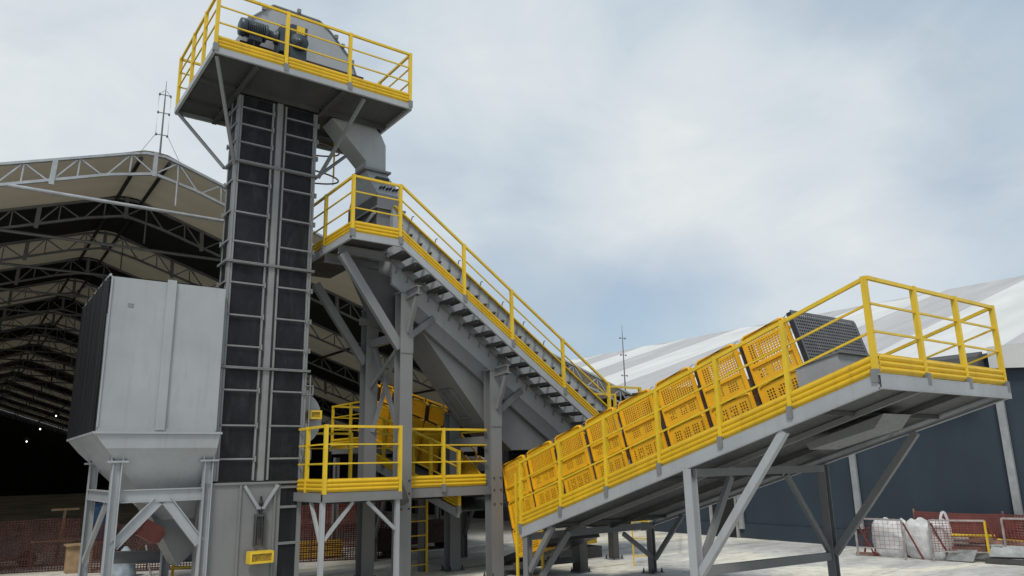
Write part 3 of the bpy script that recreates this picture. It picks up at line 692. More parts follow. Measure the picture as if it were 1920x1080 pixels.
MB().box(12.75, 14.0, 13.05, 14.4, 2.99, 3.10).build('lower_landing', GREYD, wk)

# ------------------------------------------------------------------ steel columns under the conveyor
def column(x, y, z1, label, wid=0.26, dep=0.25, base=G):
    t = thing('steel_column', label, 'column', (x, y, G), 'steel columns carrying the steep conveyor')
    MB().ibeam((x, y, base+0.02), (x, y, z1), wid, dep, 0.02, up=(0, 1, 0)).build('shaft', GREY, t)
    MB().box(x-0.2, x+0.2, y-0.2, y+0.2, G, G+0.02).build('base_plate', GREY, t)
    q = MB()
    for i in (-1, 1):
        for j in (-1, 1): q.lathe((x+i*0.15, y+j*0.15, G+0.021), [(0.022, 0), (0.022, 0.05), (0.012, 0.051), (0.012, 0.09)], 6)
    q.build('anchor_bolt', BLACKP, t)
    MB().box(x-0.15, x+0.15, y-0.14, y+0.14, z1+0.001, z1+0.025).build('cap_plate', GREY, t)
    return t
c1 = column(6.80, 12.75, 5.80, 'tall grey H column under the top of the steep conveyor, in front of the yellow railing')
c2 = column(8.87, 12.75, 4.40, 'grey H column at the middle of the steep conveyor, left of the crate ramp foot')
c3 = column(6.80, 14.25, 5.72, 'grey H column next to the tower, behind the front one', 0.27, 0.27)
c4 = column(8.82, 14.25, 3.6, 'grey H column with its foot beside the yellow ladder')
for c, x, z in ((c1, 6.80, 5.80), (c2, 8.87, 4.40)):
    MB().ibeam((x+0.02, 12.88, z-0.06), (x+0.02, 12.20, z-0.06+0.05), 0.12, 0.17).build('bracket', GREY, c)
    MB().beam((x+0.02, 12.60, z-0.78), (x+0.02, 12.27, z-0.12), 0.07, 0.09).build('bracket_strut', GREY, c)
MB().beam((5.50, 12.80, 6.45), (6.70, 12.72, 4.72), 0.12, 0.17).build('brace', GREY, c1)
MB().beam((6.90, 12.80, 4.95), (7.55, 12.93, 5.42), 0.09, 0.12).build('brace', GREY, c1)
MB().beam((6.80, 12.87, 5.0), (6.80, 14.12, 5.0), 0.11, 0.16).build('cross_beam', GREY, c1)
MB().beam((6.83, 12.9, 4.85), (6.77, 14.1, 4.1), 0.05, 0.08).build('brace', GREY, c1)
MB().beam((8.99, 12.80, 3.55), (9.75, 12.93, 4.05), 0.09, 0.13).build('brace', GREY, c2)
MB().beam((8.87, 12.9, 3.0), (8.84, 14.12, 3.0), 0.11, 0.16).build('cross_beam', GREY, c2)
MB().beam((5.55, 14.2, 6.15), (6.68, 14.22, 4.6), 0.11, 0.16).build('brace', GREY, c3)
MB().beam((6.83, 14.12, 5.0), (7.0, 13.2, 3.0), 0.06, 0.09).build('brace', GREY, c3)
MB().beam((6.84, 14.12, 3.2), (7.3, 13.9, 5.1), 0.06, 0.09).build('brace', GREY, c3)
MB().beam((6.5, 14.1, 5.45), (6.7, 14.1, 5.45), 0.1, 0.14).build('bracket', GREY, c3)
for c, x, zz in ((c1, 6.80, (4.86,)), (c2, 8.87, (3.50,))):
    for z in zz:
        MB().box(x-0.135, x+0.135, 12.612, 12.622, z-0.24, z+0.20).build('gusset', GREY, c)
    for z in (1.75, 2.02, 2.25):
        for dx in (-0.08, 0.08): MB().lathe((x+dx, 12.6235, z), [(0.018, 0), (0.018, -0.016), (0.01, -0.018)], 6, 'y').build('bolt', BLACKP, c)
fl = thing('floodlight', 'dark bell shaped floodlight hanging on the front column at the railing', 'floodlight', (6.70, 12.58, 2.0))
MB().lathe((6.66, 12.56, 1.88), [(0.04, 0.32), (0.07, 0.28), (0.10, 0.2), (0.155, 0.06), (0.165, 0.0), (0.10, -0.045), (0.02, -0.05)], 16).build('shade', GREYD, fl)
MB().beam((6.66, 12.58, 2.18), (6.72, 12.64, 2.22), 0.05, 0.06).build('mount', BLACKP, fl)

# ------------------------------------------------------------------ middle platform
mp_ = thing('work_platform', 'low work platform with yellow railings between tower and crate ramp', 'platform', (6.8, 13.0, G))
MZ = 2.10
MB().box(5.06, 6.46, 12.22, 14.9, MZ-0.03, MZ).build('deck', GREYD, mp_)
MB().box(6.462, 9.2, 12.9, 14.9, MZ-0.031, MZ-0.001).build('deck', GREYD, mp_)
m = MB()
m.channel((5.03, 12.2, MZ-0.075), (6.5, 12.2, MZ-0.075), 0.05, 0.15, side=1); m.channel((5.03, 12.23, MZ-0.075), (5.03, 14.9, MZ-0.075), 0.05, 0.148, side=-1)
m.channel((6.5, 12.82, MZ-0.085), (9.25, 12.82, MZ-0.085), 0.05, 0.17, side=1); m.channel((6.5, 12.23, MZ-0.075), (6.5, 12.79, MZ-0.075), 0.05, 0.147, side=1)
m.channel((5.03, 14.9, MZ-0.085), (9.25, 14.9, MZ-0.085), 0.05, 0.17, side=1)
m.build('edge_beam', GREY, mp_)
MB().ibeam((5.1, 13.6, MZ-0.14), (9.2, 13.6, MZ-0.14), 0.1, 0.2).build('joist', GREYD, mp_)
railing(mp_, [(5.06, 12.2, MZ), (6.46, 12.2, MZ)], (0, -1, 0), brackets=False)
railing(mp_, [(5.06, 12.2, MZ), (5.06, 13.0, MZ), (5.06, 13.42, MZ)], (-1, 0, 0), skip_first_post=True, skip_last_post=True, brackets=False)
railing(mp_, [(6.93, 12.8, MZ), (7.72, 12.8, MZ), (8.74, 12.8, MZ)], (0, -1, 0), skip_first_post=True, skip_last_post=True)
railing(mp_, [(9.0, 12.8, MZ), (9.0, 14.85, MZ)], (1, 0, 0), skip_first_post=True, brackets=False, toe=False)
railing(mp_, [(5.7, 14.87, MZ), (6.72, 14.87, MZ)], (0, 1, 0), brackets=False, toe=False)
railing(mp_, [(7.05, 14.87, MZ), (8.2, 14.87, MZ), (9.0, 14.87, MZ)], (0, 1, 0), skip_last_post=True, brackets=False, toe=False)
for x, y in ((5.06, 12.25), (6.44, 12.25), (5.2, 14.8), (7.0, 14.8)):
    MB().beam((x, y, G), (x, y, MZ-0.152), 0.075, 0.075, up=(0, 1, 0)).build('leg', GREYL if y < 13 else GREY, mp_)
for a, b in (((5.10, 12.25, 1.35), (5.60, 12.25, 1.94)), ((6.40, 12.25, 1.45), (5.86, 12.25, 1.94)), ((5.06, 12.29, 1.30), (5.06, 12.75, 1.94))):
    MB().beam(a, b, 0.05, 0.055).build('brace', GREYL, mp_)
ladder((8.0, 14.25, G), (8.0, 14.35, G), (8.0, 14.35, MZ-0.02), (1, 0, 0), 0.5, 'yellow ladder leading up to the low work platform between two columns')

# ------------------------------------------------------------------ crates
CW, CD = 0.80, 0.40
def perforated(mb, xs, zs, solid, y0, y1):
    nx, nz = len(xs)-1, len(zs)-1
    for i in range(nx):
        for j in range(nz):
            if not solid(i, j): continue
            a, b, c, d = xs[i], xs[i+1], zs[j], zs[j+1]
            mb.add([(a, y1, c), (b, y1, c), (b, y1, d), (a, y1, d)], [(0, 1, 2, 3)]); mb.add([(a, y0, c), (b, y0, c), (b, y0, d), (a, y0, d)], [(3, 2, 1, 0)])
            for di, dj, e in ((-1, 0, ((a, c), (a, d))), (1, 0, ((b, d), (b, c))), (0, -1, ((b, c), (a, c))), (0, 1, ((a, d), (b, d)))):
                ii, jj = i+di, j+dj
                if 0 <= ii < nx and 0 <= jj < nz and solid(ii, jj): continue
                (p, q), (r, s) = e; mb.add([(p, y1, q), (r, y1, s), (r, y0, s), (p, y0, q)], [(0, 1, 2, 3)])
def lines(start, end, n, duty):
    out = []; st = (end-start)/n
    for k in range(n): out += [start+st*k+st*(1-duty)/2, start+st*k+st*(1+duty)/2]
    return out
def make_crate(kind, h, loose=0):
    """kind 'tall' has two grids, a row of slots and wire loops; 'plain' one grid"""
    rnd = random.Random(3+loose)
    t = bpy.data.objects.new('crate', None); C.objects.link(t); ORG[t.name] = (0, 0, 0)
    hx = CW/2
    NC = 14; hc = lines(-hx+0.075, hx-0.075, NC, 0.68)
    xs = [-hx, -hx+0.035]+hc+[hx-0.035, hx]
    zz = [0.0, 0.025]; holes = []
    def rows(a, b, n, duty, p):
        for k in range(n):
            st = (b-a)/n; zz.extend([a+st*k+st*(1-duty)/2, a+st*k+st*(1+duty)/2]); holes.append((len(zz)-2, p))
    if kind == 'tall':
        rows(0.085, 0.225, 4, 0.6, 0.5+0.1*loose); rows(0.315, 0.60, 8, 0.70, 1.0); rows(0.625, 0.685, 1, 0.8, 0.95)
    else:
        rows(0.06, h-0.09, max(3, int(h/0.055)), 0.68, 1.0)
    zz += [h-0.025, h]
    HM = {}
    for r, p in holes:
        for c in range(NC):
            keep = rnd.random() < p if p < 1 else True
            if kind == 'tall' and p < 0.7: keep = c in ((2, 3, 4, 5, 8, 9, 10, 11) if loose else (1, 2, 3, 5, 6, 7, 10, 11, 12)) and rnd.random() < 0.96
            if kind == 'plain': keep = (r < 10 or c % 4 != loose) and rnd.random() < 0.97
            HM[(2+2*c, r)] = keep
    nz = len(zz)-1; nx = len(xs)-1
    def sol(i, j):
        if HM.get((i, j)): return False
        if kind == 'tall' and j == nz-1 and i in (0, nx-1): return False
        return True
    m = MB(); yf = CD/2
    perforated(m, xs, zz, sol, yf-0.022, yf)
    # open back: border frame, return lips at the sides and a floor
    bx = [-hx, -hx+0.04, hx-0.04, hx]; bz = [0, 0.04, h-0.06, h-0.02]
    perforated(m, bx, bz, lambda i, j: not (i == 1 and j == 1), -yf, -yf+0.02)
    m.box(-hx+0.013, hx-0.013, -yf+0.021, yf-0.023, 0.0, 0.02)
    body = m.build('body', CRATE, t)
    m = MB()
    for sx in (-1, 1): m.box(sx*(hx-0.03)-0.014, sx*(hx-0.03)+0.014, yf+0.001, yf+0.028, 0.02, h-0.05)
    m.tube([(-hx+0.03, yf+0.012, h-0.06), (-hx+0.045, yf+0.012, h-0.02), (-hx+0.09, yf+0.012, h-0.004), (hx-0.09, yf+0.012, h-0.004), (hx-0.045, yf+0.012, h-0.02), (hx-0.03, yf+0.012, h-0.06)], 0.017, 6)
    if kind == 'tall': m.box(-hx+0.045, hx-0.045, yf+0.001, yf+0.026, 0.258, 0.288)
    m.box(-hx+0.045, hx-0.045, yf+0.001, yf+0.02, 0.004, 0.03)
    m.build('rim', CRATE, t)
    if kind == 'tall':
        for s in (-1, 1):
            m = MB(); x0, x1 = s*(hx-0.10), s*(hx+0.012)
            m.tube([(x0, 0.1, h), (x0+s*0.05, 0.1, h+0.03), (x1-s*0.015, 0.1, h+0.03), (x1, 0.1, h+0.012), (x1, 0.1, h-0.09)], 0.007, 5)
            m.build('wire_loop', GALV, t)
    return t
protos = {('tall', l): make_crate('tall', 0.75, l) for l in (0, 1)}
protos.update({('plain', l): make_crate('plain', 0.515, l) for l in (0, 1)})
protos.update({('short', l): make_crate('short', 0.40, l) for l in (0, 1)})
protos.update({('high', l): make_crate('high', 1.02, l) for l in (0, 1)})
used = set()
def place_crate(key, mat, label, group):
    p = protos[key]
    if key not in used: used.add(key); o = p
    else:
        o = p.copy(); C.objects.link(o)
        for chd in list(p.children):
            c = chd.copy(); C.objects.link(c); c.parent = o
    o.matrix_world = mat; tag(o, label, 'crate', group); return o
def slope_frame(y, z, a, x):
    ex_ = V((0, math.cos(a), -math.sin(a))); ey_ = V((-1, 0, 0)); ez_ = ex_.cross(ey_)
    Mx = Matrix((ex_, ey_, ez_)).transposed().to_4x4(); Mx.translation = V((x, y, z)); return Mx
ORD = ['first', 'second', 'third', 'fourth', 'fifth', 'sixth', 'seventh', 'eighth', 'ninth', 'tenth']
A1 = math.radians(16.0); PIT = 0.905; XC = 9.13+CD/2
n1 = V((0, math.sin(A1), math.cos(A1))); s1 = V((0, math.cos(A1), -math.sin(A1)))
top0 = V((XC, 5.93, 4.455))            # upper right corner of the stack of crates
rowz = [-0.755, -1.28, -1.805]
RN = ['top', 'middle', 'bottom']
dv = []
for k in range(8):
    for r in range(3 if k >= 7 else 2):
        c = top0 + s1*(PIT*(k+0.5)) + n1*rowz[r]
        jit = 0.012*math.sin(k*3.7+r*1.9)
        place_crate(('tall' if r == 0 else 'plain', (k+r) % 2), slope_frame(c.y, c.z+jit*0.6, A1+jit*0.5, XC+jit),
                    'yellow perforated crate on the rising ramp, %s row, %s from the black mesh end' % (RN[r], ORD[k]), 'yellow crates on the rising ramp')
    dv.append(k)
A2r = math.radians(-14.6)
n2 = V((0, math.sin(A2r), math.cos(A2r))); s2 = V((0, math.cos(A2r), -math.sin(A2r)))
top2 = V((XC, 15.05, 3.76))
rz2 = [-0.41, -1.445]
for k in range(5):
    for r in range(2):
        c = top2 + s2*(PIT*(k+0.5)) + n2*rz2[r]
        place_crate(('short' if r == 0 else 'high', (k+r) % 2), slope_frame(c.y, c.z, A2r, XC + (0.10 if r == 0 else 0.0)),
                    '%s yellow perforated crate behind the low work platform, %s from the casing' % (('shallow upper', 'tall lower')[r], ORD[k]), 'yellow crates on the ramp behind the platform')
A3 = math.radians(-34)
n3 = V((0, math.sin(A3), math.cos(A3))); s3 = V((0, math.cos(A3), -math.sin(A3)))
top3 = V((XC-0.03, 13.32, 2.30))
for k in range(2):
    for r in range(1):
        c = top3 + s3*(PIT*(k+0.5)) + n3*rowz[r]
        place_crate(('plain', (k+r) % 2), slope_frame(c.y, c.z+0.15, A3, XC-0.03),
                    'single yellow crate tilted steeply at the ramp dip, %s' % (('nearer the H column', 'farther from the H column')[k] or ('left of the H column', 'farther from the H column')[k]), 'yellow crates at the dip between the ramps')

# ------------------------------------------------------------------ rising crate ramp (towards the camera's right)
KX0, KX1, KY0, KY1 = 8.20, 11.52, 4.28, 10.98
def zt(y): return 3.40-0.295*(y-4.26)
rp = thing('crate_ramp', 'grey inclined ramp platform with yellow railing carrying rows of yellow crates', 'ramp', (9.9, 7.6, G))
def slab(x0, x1, y0, y1, dz0, dz1):
    return MB().prism([(x0, y0, zt(y0)+dz0), (x0, y1, zt(y1)+dz0), (x0, y1, zt(y1)+dz1), (x0, y0, zt(y0)+dz1)], (x1-x0, 0, 0))
slab(KX0+0.03, KX1-0.03, KY0+0.03, KY1, -0.06, -0.03).build('deck', GREYD, rp)
for x, sd_ in ((KX0, -1), (KX1, 1)): MB().channel((x, KY0, zt(KY0)-0.085), (x, KY1, zt(KY1)-0.085), 0.06, 0.165, side=sd_).build('edge_beam', GREYL, rp)
m = MB(); m.channel((KX0-0.03, KY0-0.03, zt(KY0)-0.085), (KX1+0.03, KY0-0.03, zt(KY0)-0.085), 0.05, 0.165, side=1); m.build('end_beam', GREYL, rp)
for x in (9.25, 10.35): MB().beam((x, KY0+0.02, zt(KY0)-0.11), (x, KY1, zt(KY1)-0.11), 0.05, 0.07).build('long_joist', GREYD if x > 10 else GREY, rp)
for y in (5.2, 7.9, 10.6):
    for xa, xb in ((KX0+0.04, 9.21), (9.29, 10.31), (10.39, KX1-0.04)): MB().beam((xa, y, zt(y)-0.085), (xb, y, zt(y)-0.085), 0.05, 0.05).build('cross_joist', GREYD, rp)
m = MB(); m.prism([(9.5, 4.95, zt(4.95)-0.165), (9.5, 6.1, zt(6.1)-0.165), (9.5, 6.05, zt(6.05)-0.26), (9.5, 5.1, zt(5.1)-0.30)], (0.7, 0, 0)); m.build('underside_box', GREY, rp)
dl = 0.0
ys = (4.30, 5.41, 6.49, 7.60, 8.72, 9.84, 10.94)
railing(rp, [(KX0, y, zt(y)+0.0) for y in ys], (-1, 0, 0), drop=0.10)
railing(rp, [(KX0, 4.27, zt(4.27)), (9.27, 4.27, zt(4.27)), (10.36, 4.27, zt(4.27)), (KX1-0.02, 4.27, zt(4.27))], (0, -1, 0), skip_first_post=True, drop=0.10)
railing(rp, [(KX1-0.02, y, zt(y)) for y in (4.27, 5.9, 7.5, 9.1, 10.9)], (1, 0, 0), skip_first_post=True, drop=0.10, brackets=False)
for x, y in ((8.23, 7.10), (KX1-0.03, 7.12)):
    MB().ibeam((x, y, G), (x, y, zt(y)-0.17), 0.13, 0.13, 0.014, up=(1, 0, 0)).build('leg', GREYL if x < 9 else GREY, rp)
    MB().beam((x, y-0.06, 1.02), (x, 5.55, zt(5.55)-0.19), 0.085, 0.10).build('brace', GREYL if x < 9 else GREY, rp)
MB().beam((8.25, 7.1, zt(7.1)-0.23), (KX1-0.1, 7.1, zt(7.1)-0.23), 0.1, 0.11).build('cross_beam', GREY, rp)
MB().beam((8.3, 7.1, 1.05), (KX1-0.1, 7.12, 0.98), 0.07, 0.12).build('tie_beam', GREY, rp)
MB().beam((8.32, 7.1, 1.12), (9.1, 7.1, zt(7.1)-0.3), 0.07, 0.09).build('brace', GREY, rp)
MB().beam((KX1-0.1, 7.12, 1.05), (10.45, 7.1, zt(7.1)-0.3), 0.06, 0.08).build('brace', GREY, rp)
for x, y in ((8.25, 10.86), (KX1-0.02, 11.05)):
    MB().ibeam((x, y, G), (x, y, zt(min(y, KY1))-0.168), 0.12, 0.12, 0.014, up=(1, 0, 0)).build('leg', GREY, rp)
MB().beam((8.25, 10.8, 0.72), (8.25, 10.15, zt(10.15)-0.17), 0.07, 0.09).build('brace', GREY, rp)
MB().beam((8.5, 10.95, 0.45), (9.1, 10.75, zt(10.75)-0.19), 0.08, 0.10).build('brace', GREY, rp)
MB().beam((KX1, 11.02, 0.62), (10.7, 11.0, 1.15), 0.06, 0.08).build('brace', GREY, rp)
MB().beam((KX1, 10.98, 0.62), (KX1, 10.2, zt(10.2)-0.17), 0.06, 0.08).build('brace', GREY, rp)
MB().box(10.45, 10.66, 12.02, 12.26, G, 1.45).build('leg', GREYD, rp)
MB().box(12.42, 12.58, 13.1, 13.28, G, 1.15).build('leg', GREYD, rp)
MB().beam((8.9, 12.15, 0.62), (10.45, 12.14, 0.60), 0.08, 0.10).build('tie_beam', GREYD, rp)
for x, y in ((KX1-0.02, 11.05), (10.555, 12.14), (12.5, 13.19), (8.25, 10.86)):
    MB().box(x-0.16, x+0.16, y-0.16, y+0.16, G, G+0.018).build('base_plate', GREY, rp)
    for i in (-1, 1):
        for j in (-1, 1): MB().lathe((x+i*0.125, y+j*0.125, G+0.019), [(0.02, 0), (0.02, 0.04), (0.011, 0.041), (0.011, 0.08)], 6).build('anchor_bolt', BLACKP, rp)
# conveyor bed under the crates
m = MB()
for k in range(9):
    c = top0 + s1*(PIT*k-0.0)
    p, q = c+n1*(-1.79 if k >= 7 else -1.27), c+n1*(-0.05)
    m.beam((XC-CD/2+0.18, p.y, p.z), (XC-CD/2+0.18, q.y, q.z), 0.31, 0.06, up=s1)
m.build('divider', RUST, rp)
c = top0 + s1*(PIT*4) + n1*(-1.75)
p, q = top0+s1*0.0+n1*(-1.35), top0+s1*(PIT*5.9)+n1*(-1.35)
MB().beam((10.0, p.y, p.z), (10.0, q.y, q.z), 1.7, 0.12).build('belt_bed', BLACKP, rp)
MB().beam((9.7, 13.3, 0.52), (9.7, 11.2, 1.16), 1.1, 0.10).build('return_belt', BLACKP, rp)
MB().beam((8.25, 10.98, zt(10.98)-0.16), (KX1, 10.98, zt(10.98)-0.16), 0.06, 0.12).build('end_beam', GREY, rp)
# black perforated end
em = thing('mesh_end_guard', 'black perforated sheet closing the upper end of the crate rows', 'mesh guard', (9.9, 5.8, 3.0))
m = MB(); W_, H_ = 1.62, 1.42
nx, nz = 30, 27
xs = [0]+lines(0.03, W_-0.03, nx, 0.68)+[W_]; zq = [0]+lines(0.03, H_-0.03, nz, 0.5)+[H_]
perforated(m, xs, zq, lambda i, j: not (i % 2 == 1 and j % 2 == 1), 0.0, 0.012)
base = top0 - s1*0.07 - n1*1.40
m.v = [V((9.10+p.x, 0, 0)) + V((0, base.y, base.z)) + n1*p.z - s1*p.y for p in m.v]
m.build('perforated_sheet', paint('grey_black_perforated_sheet', (0.10, 0.10, 0.105), 0.5, 0.2, 5.0), em)
q = MB()
for x in (9.115, 9.10+W_+0.02): a = base+s1*0.03; b = a+n1*1.40; q.beam((x, a.y, a.z), (x, b.y, b.z), 0.035, 0.07, up=s1)
a = base+n1*0.0+s1*0.035
q.prism([(9.14, a.y, a.z), (9.14, a.y+0.3*n1.y*4.6, a.z+1.38*n1.z), (9.14, a.y+0.3*n1.y*4.6+0.01, a.z+1.38*n1.z), (9.14, a.y+0.01, a.z)], (W_-0.02, 0, 0))
q.build('frame', BLACKP, em)
db = thing('discharge_box', 'plain grey steel box beside the black mesh on the ramp top', 'box', (9.9, 5.4, 3.1))
MB().prism([(8.98, 5.15, zt(5.15)-0.02), (8.98, 5.72, zt(5.72)-0.02), (8.98, 5.80, 3.66), (8.98, 5.18, 3.80)], (1.72, 0, 0)).build('body', GREYL, db)
MB().prism([(8.96, 5.13, 3.802), (8.96, 5.80, 3.672), (8.96, 5.80, 3.69), (8.96, 5.13, 3.822)], (1.76, 0, 0)).build('lid', GREY, db)

ladder((8.5, 11.1, G), (8.50, 11.12, G), (8.50, 11.12, 1.42), (1, 0, 0), 0.56, 'yellow ladder at the low end of the crate ramp')
MB().beam((8.22, 11.12, 1.425), (8.22, 11.12, 2.35), 0.05, 0.03, up=(1, 0, 0)).build('grab_rail', YEL, bpy.data.objects['ladder.001'])
ladder((12.05, 11.85, G), (12.05, 11.86, G), (12.05, 11.86, 1.75), V((0.7, -0.7, 0)).normalized(), 0.36, 'yellow ladder seen below the crate ramp, right of the far leg')
mg = thing('belt_motor', 'yellow guarded belt motor low on the floor below the crate ramp', 'motor', (11.9, 13.6, G))
MB().box(11.95, 12.5, 13.75, 14.1, 0.66, 0.98).build('guard', YELT, mg)
q = MB(); q.lathe((11.45, 13.9, 0.78), [(0.14, 0), (0.17, 0.03), (0.17, 0.4), (0.12, 0.44)], 14, 'x'); q.build('motor_body', BLACKP, mg)
MB().box(11.3, 12.6, 13.7, 14.15, G, 0.6).build('base', GREYD, mg)

# ------------------------------------------------------------------ ramp behind the work platform (rising into the warehouse)
fr_ = thing('crate_ramp', 'second crate ramp rising away into the open warehouse behind the low platform', 'ramp', (9.9, 16.0, G))
def zf(y): return 1.47+0.254*(y-12.2)
MB().prism([(KX0+0.03, 13.0, zf(13.0)-0.06), (KX0+0.03, 17.3, zf(17.3)-0.06), (KX0+0.03, 17.3, zf(17.3)-0.03), (KX0+0.03, 13.0, zf(13.0)-0.03)], (KX1-KX0-0.06, 0, 0)).build('deck', GREYD, fr_)
for x in (KX0, KX1): MB().beam((x, 13.0, zf(13)-0.09), (x, 17.3, zf(17.3)-0.09), 0.05, 0.16).build('edge_beam', GREYL, fr_)
MB().box(KX0, KX1, 17.32, 19.4, 2.87, 3.0).build('end_platform', GREY, fr_)
railing(fr_, [(KX0, y, zf(y)) for y in (13.0, 14.1, 15.2, 16.3, 17.3)], (-1, 0, 0))
railing(fr_, [(KX0, 17.3, 3.03), (KX0, 18.2, 3.03), (KX0, 19.35, 3.03)], (-1, 0, 0))
railing(fr_, [(KX0, 19.35, 3.03), (9.6, 19.35, 3.03), (KX1, 19.35, 3.03)], (0, 1, 0), skip_first_post=True)
for x, y in ((8.28, 16.9), (8.28, 14.6), (10.25, 16.04), (10.9, 14.6), (8.28, 19.2), (11.4, 19.2)):
    MB().ibeam((x, y, G), (x, y, min(zf(y), 2.95)-0.17), 0.13, 0.13, 0.014, up=(1, 0, 0)).build('leg', GREY, fr_)
for (x, y) in ((8.28, 16.9), (10.25, 16.04)):
    MB().beam((x, y+0.05, 0.9), (x, y+0.8, zf(y)+0.0), 0.06, 0.08).build('brace', GREY, fr_); MB().beam((x, y-0.05, 0.9), (x, y-0.8, zf(y-0.8)-0.19), 0.06, 0.08).build('brace', GREY, fr_)
m = MB()
for k in range(6):
    cc = top2 + s2*(PIT*k); p, q = cc+n2*(-1.42), cc+n2*(-0.05)
    m.beam((XC-0.02, p.y, p.z), (XC-0.02, q.y, q.z), CD-0.06, 0.055, up=s2)
m.build('divider', RUST, fr_)
p, q = top2+n2*(-1.50), top2+s2*(PIT*5)+n2*(-1.50)
MB().beam((10.0, p.y, p.z), (10.0, q.y, q.z), 1.7, 0.12).build('belt_bed', BLACKP, fr_)

# ------------------------------------------------------------------ hopper at the left
HX0, HX1, HYa, HYb = 1.76, 3.56, 13.30, 16.5
hp = thing('feed_hopper', 'light grey feed hopper on steel legs with black curtain side', 'hopper', ((HX0+HX1)/2, (HYa+HYb)/2, G))
m = MB()
m.box(HX0, HX1, HYa, HYa+0.03, 3.14, 5.62); m.box(HX1-0.03, HX1, HYa+0.031, HYb, 3.14, 5.60); m.box(HX0, HX1-0.031, HYb-0.03, HYb-0.001, 3.14, 5.60)
hb = m.build('bin_wall', GREYL, hp)
MB().box(2.60, 2.74, HYa-0.045, HYa-0.001, 3.16, 5.66).build('stiffener', GREYL, hb)
q = MB(); q.box(HX0+0.02, HX1-0.02, HYa-0.022, HYa-0.001, 3.14, 3.19); q.box(HX0-0.005, HX0+0.02, HYa-0.02, HYa-0.001, 3.2, 5.62); q.build('edge_strip', GREYL, hb)
MB().box(2.03, 2.12, HYa-0.004, HYa-0.001, 5.13, 5.20).build('faded_sticker', paint('faded_sticker_grey', (0.21, 0.22, 0.23), 0.6, 0.4, 20), hb)
MB().beam((HX0-0.02, HYa-0.01, 5.64), (HX0-0.02, HYb, 5.64), 0.03, 0.04).build('curtain_rail', GALV, hp)
m = MB(); n = 90; prof = []
for k in range(n+1):
    y = HYa+0.02+(HYb-HYa-0.05)*k/n; prof.append((HX0-0.035+0.024*math.sin(k*0.95)+0.010*math.sin(k*0.37), y))
vs_ = [(x, y, 5.62) for x, y in prof]+[(x+0.008*math.sin(i*0.6)-0.005, y, 3.142) for i, (x, y) in enumerate(prof)]
m.add(vs_, [(i, i+1, n+2+i, n+1+i) for i in range(n)], True); m.build('curtain', CURT, hp)
m = MB(); m.box(HX0-0.045, HX1+0.08, HYa-0.09, HYb+0.02, 3.10, 3.138); m.build('rim_flange', GREYL, hp)
top = rect(HX0-0.02, HX1+0.05, HYa-0.06, HYb-0.0, 3.098); t2 = rect(HX0+0.16, HX1+0.03, HYa-0.04, HYb-0.1, 2.88)
m = MB(); m.loft(top, t2, caps=False); m.loft(t2, rect(2.95, 3.5, 14.1, 15.0, 1.72)); m.build('cone', GREYL, hp)
m = MB(); m.loft([(2.7, 14.1, 2.0), (3.4, 14.1, 2.2), (3.4, 15.0, 2.2), (2.7, 15.0, 2.0)], [(3.3, 14.1, 0.95), (3.62, 14.1, 1.25), (3.62, 14.9, 1.25), (3.3, 14.9, 0.95)]); m.build('outlet_chute', GREY, hp)
for (x, y) in ((2.12, 13.42), (3.50, 13.42), (2.12, 15.8), (3.46, 15.8)):
    leg = MB().ibeam((x, y, G), (x, y, 2.66), 0.14, 0.14, 0.016, up=(1, 0, 0)).build('leg', GREYL, hp)
    q = MB(); q.box(x-0.15, x+0.15, y-0.09, y+0.09, 2.661, 2.69); q.box(x-0.1, x-0.08, y-0.07, y+0.07, 2.691, 2.95); q.box(x+0.06, x+0.08, y-0.07, y+0.07, 2.691, 2.95); q.build('load_cell_seat', GREYL, leg)
MB().ibeam((2.16, 13.46, 2.14), (3.43, 13.46, 2.14), 0.09, 0.20).build('cross_beam', GREYL, hp)
MB().ibeam((2.08, 13.5, 2.14), (2.08, 15.75, 2.14), 0.09, 0.18).build('cross_beam', GREYL, hp)
MB().ibeam((2.2, 15.8, 2.1), (3.4, 15.8, 2.1), 0.09, 0.18).build('cross_beam', GREYL, hp)
MB().ibeam((2.17, 13.44, 1.40), (2.76, 13.44, 2.05), 0.09, 0.16, 0.014).build('brace', GREYL, hp)
MB().ibeam((3.45, 13.44, 1.36), (2.90, 13.44, 2.05), 0.09, 0.16, 0.014).build('brace', GREYL, hp)
MB().beam((2.10, 13.9, 2.04), (2.10, 15.7, 1.0), 0.06, 0.09).build('brace', GREYL, hp)
vb = thing('vibrator_motor', 'red vibrator motor box tilted under the feed hopper', 'motor', (2.9, 14.0, 1.5))
Mr = Matrix.Rotation(math.radians(32), 4, 'Y')
q = MB(); q.box(-0.2, 0.2, -0.11, 0.11, -0.11, 0.11); q.box(-0.15, 0.15, -0.13, 0.13, -0.14, 0.14); q.v = [Mr @ p + V((2.78, 13.98, 1.56)) for p in q.v]; q.build('housing', ORANGE, vb)
q = MB(); q.box(-0.24, -0.202, -0.08, 0.08, -0.09, 0.09); q.box(0.202, 0.235, -0.08, 0.08, -0.09, 0.09); q.v = [Mr @ p + V((2.78, 13.98, 1.56)) for p in q.v]; q.build('end_cover', ORANGE, vb)
MB().ibeam((2.6, 16.6, 0.95), (4.2, 16.6, 0.85), 0.14, 0.22).build('floor_beam', GREY, hp)

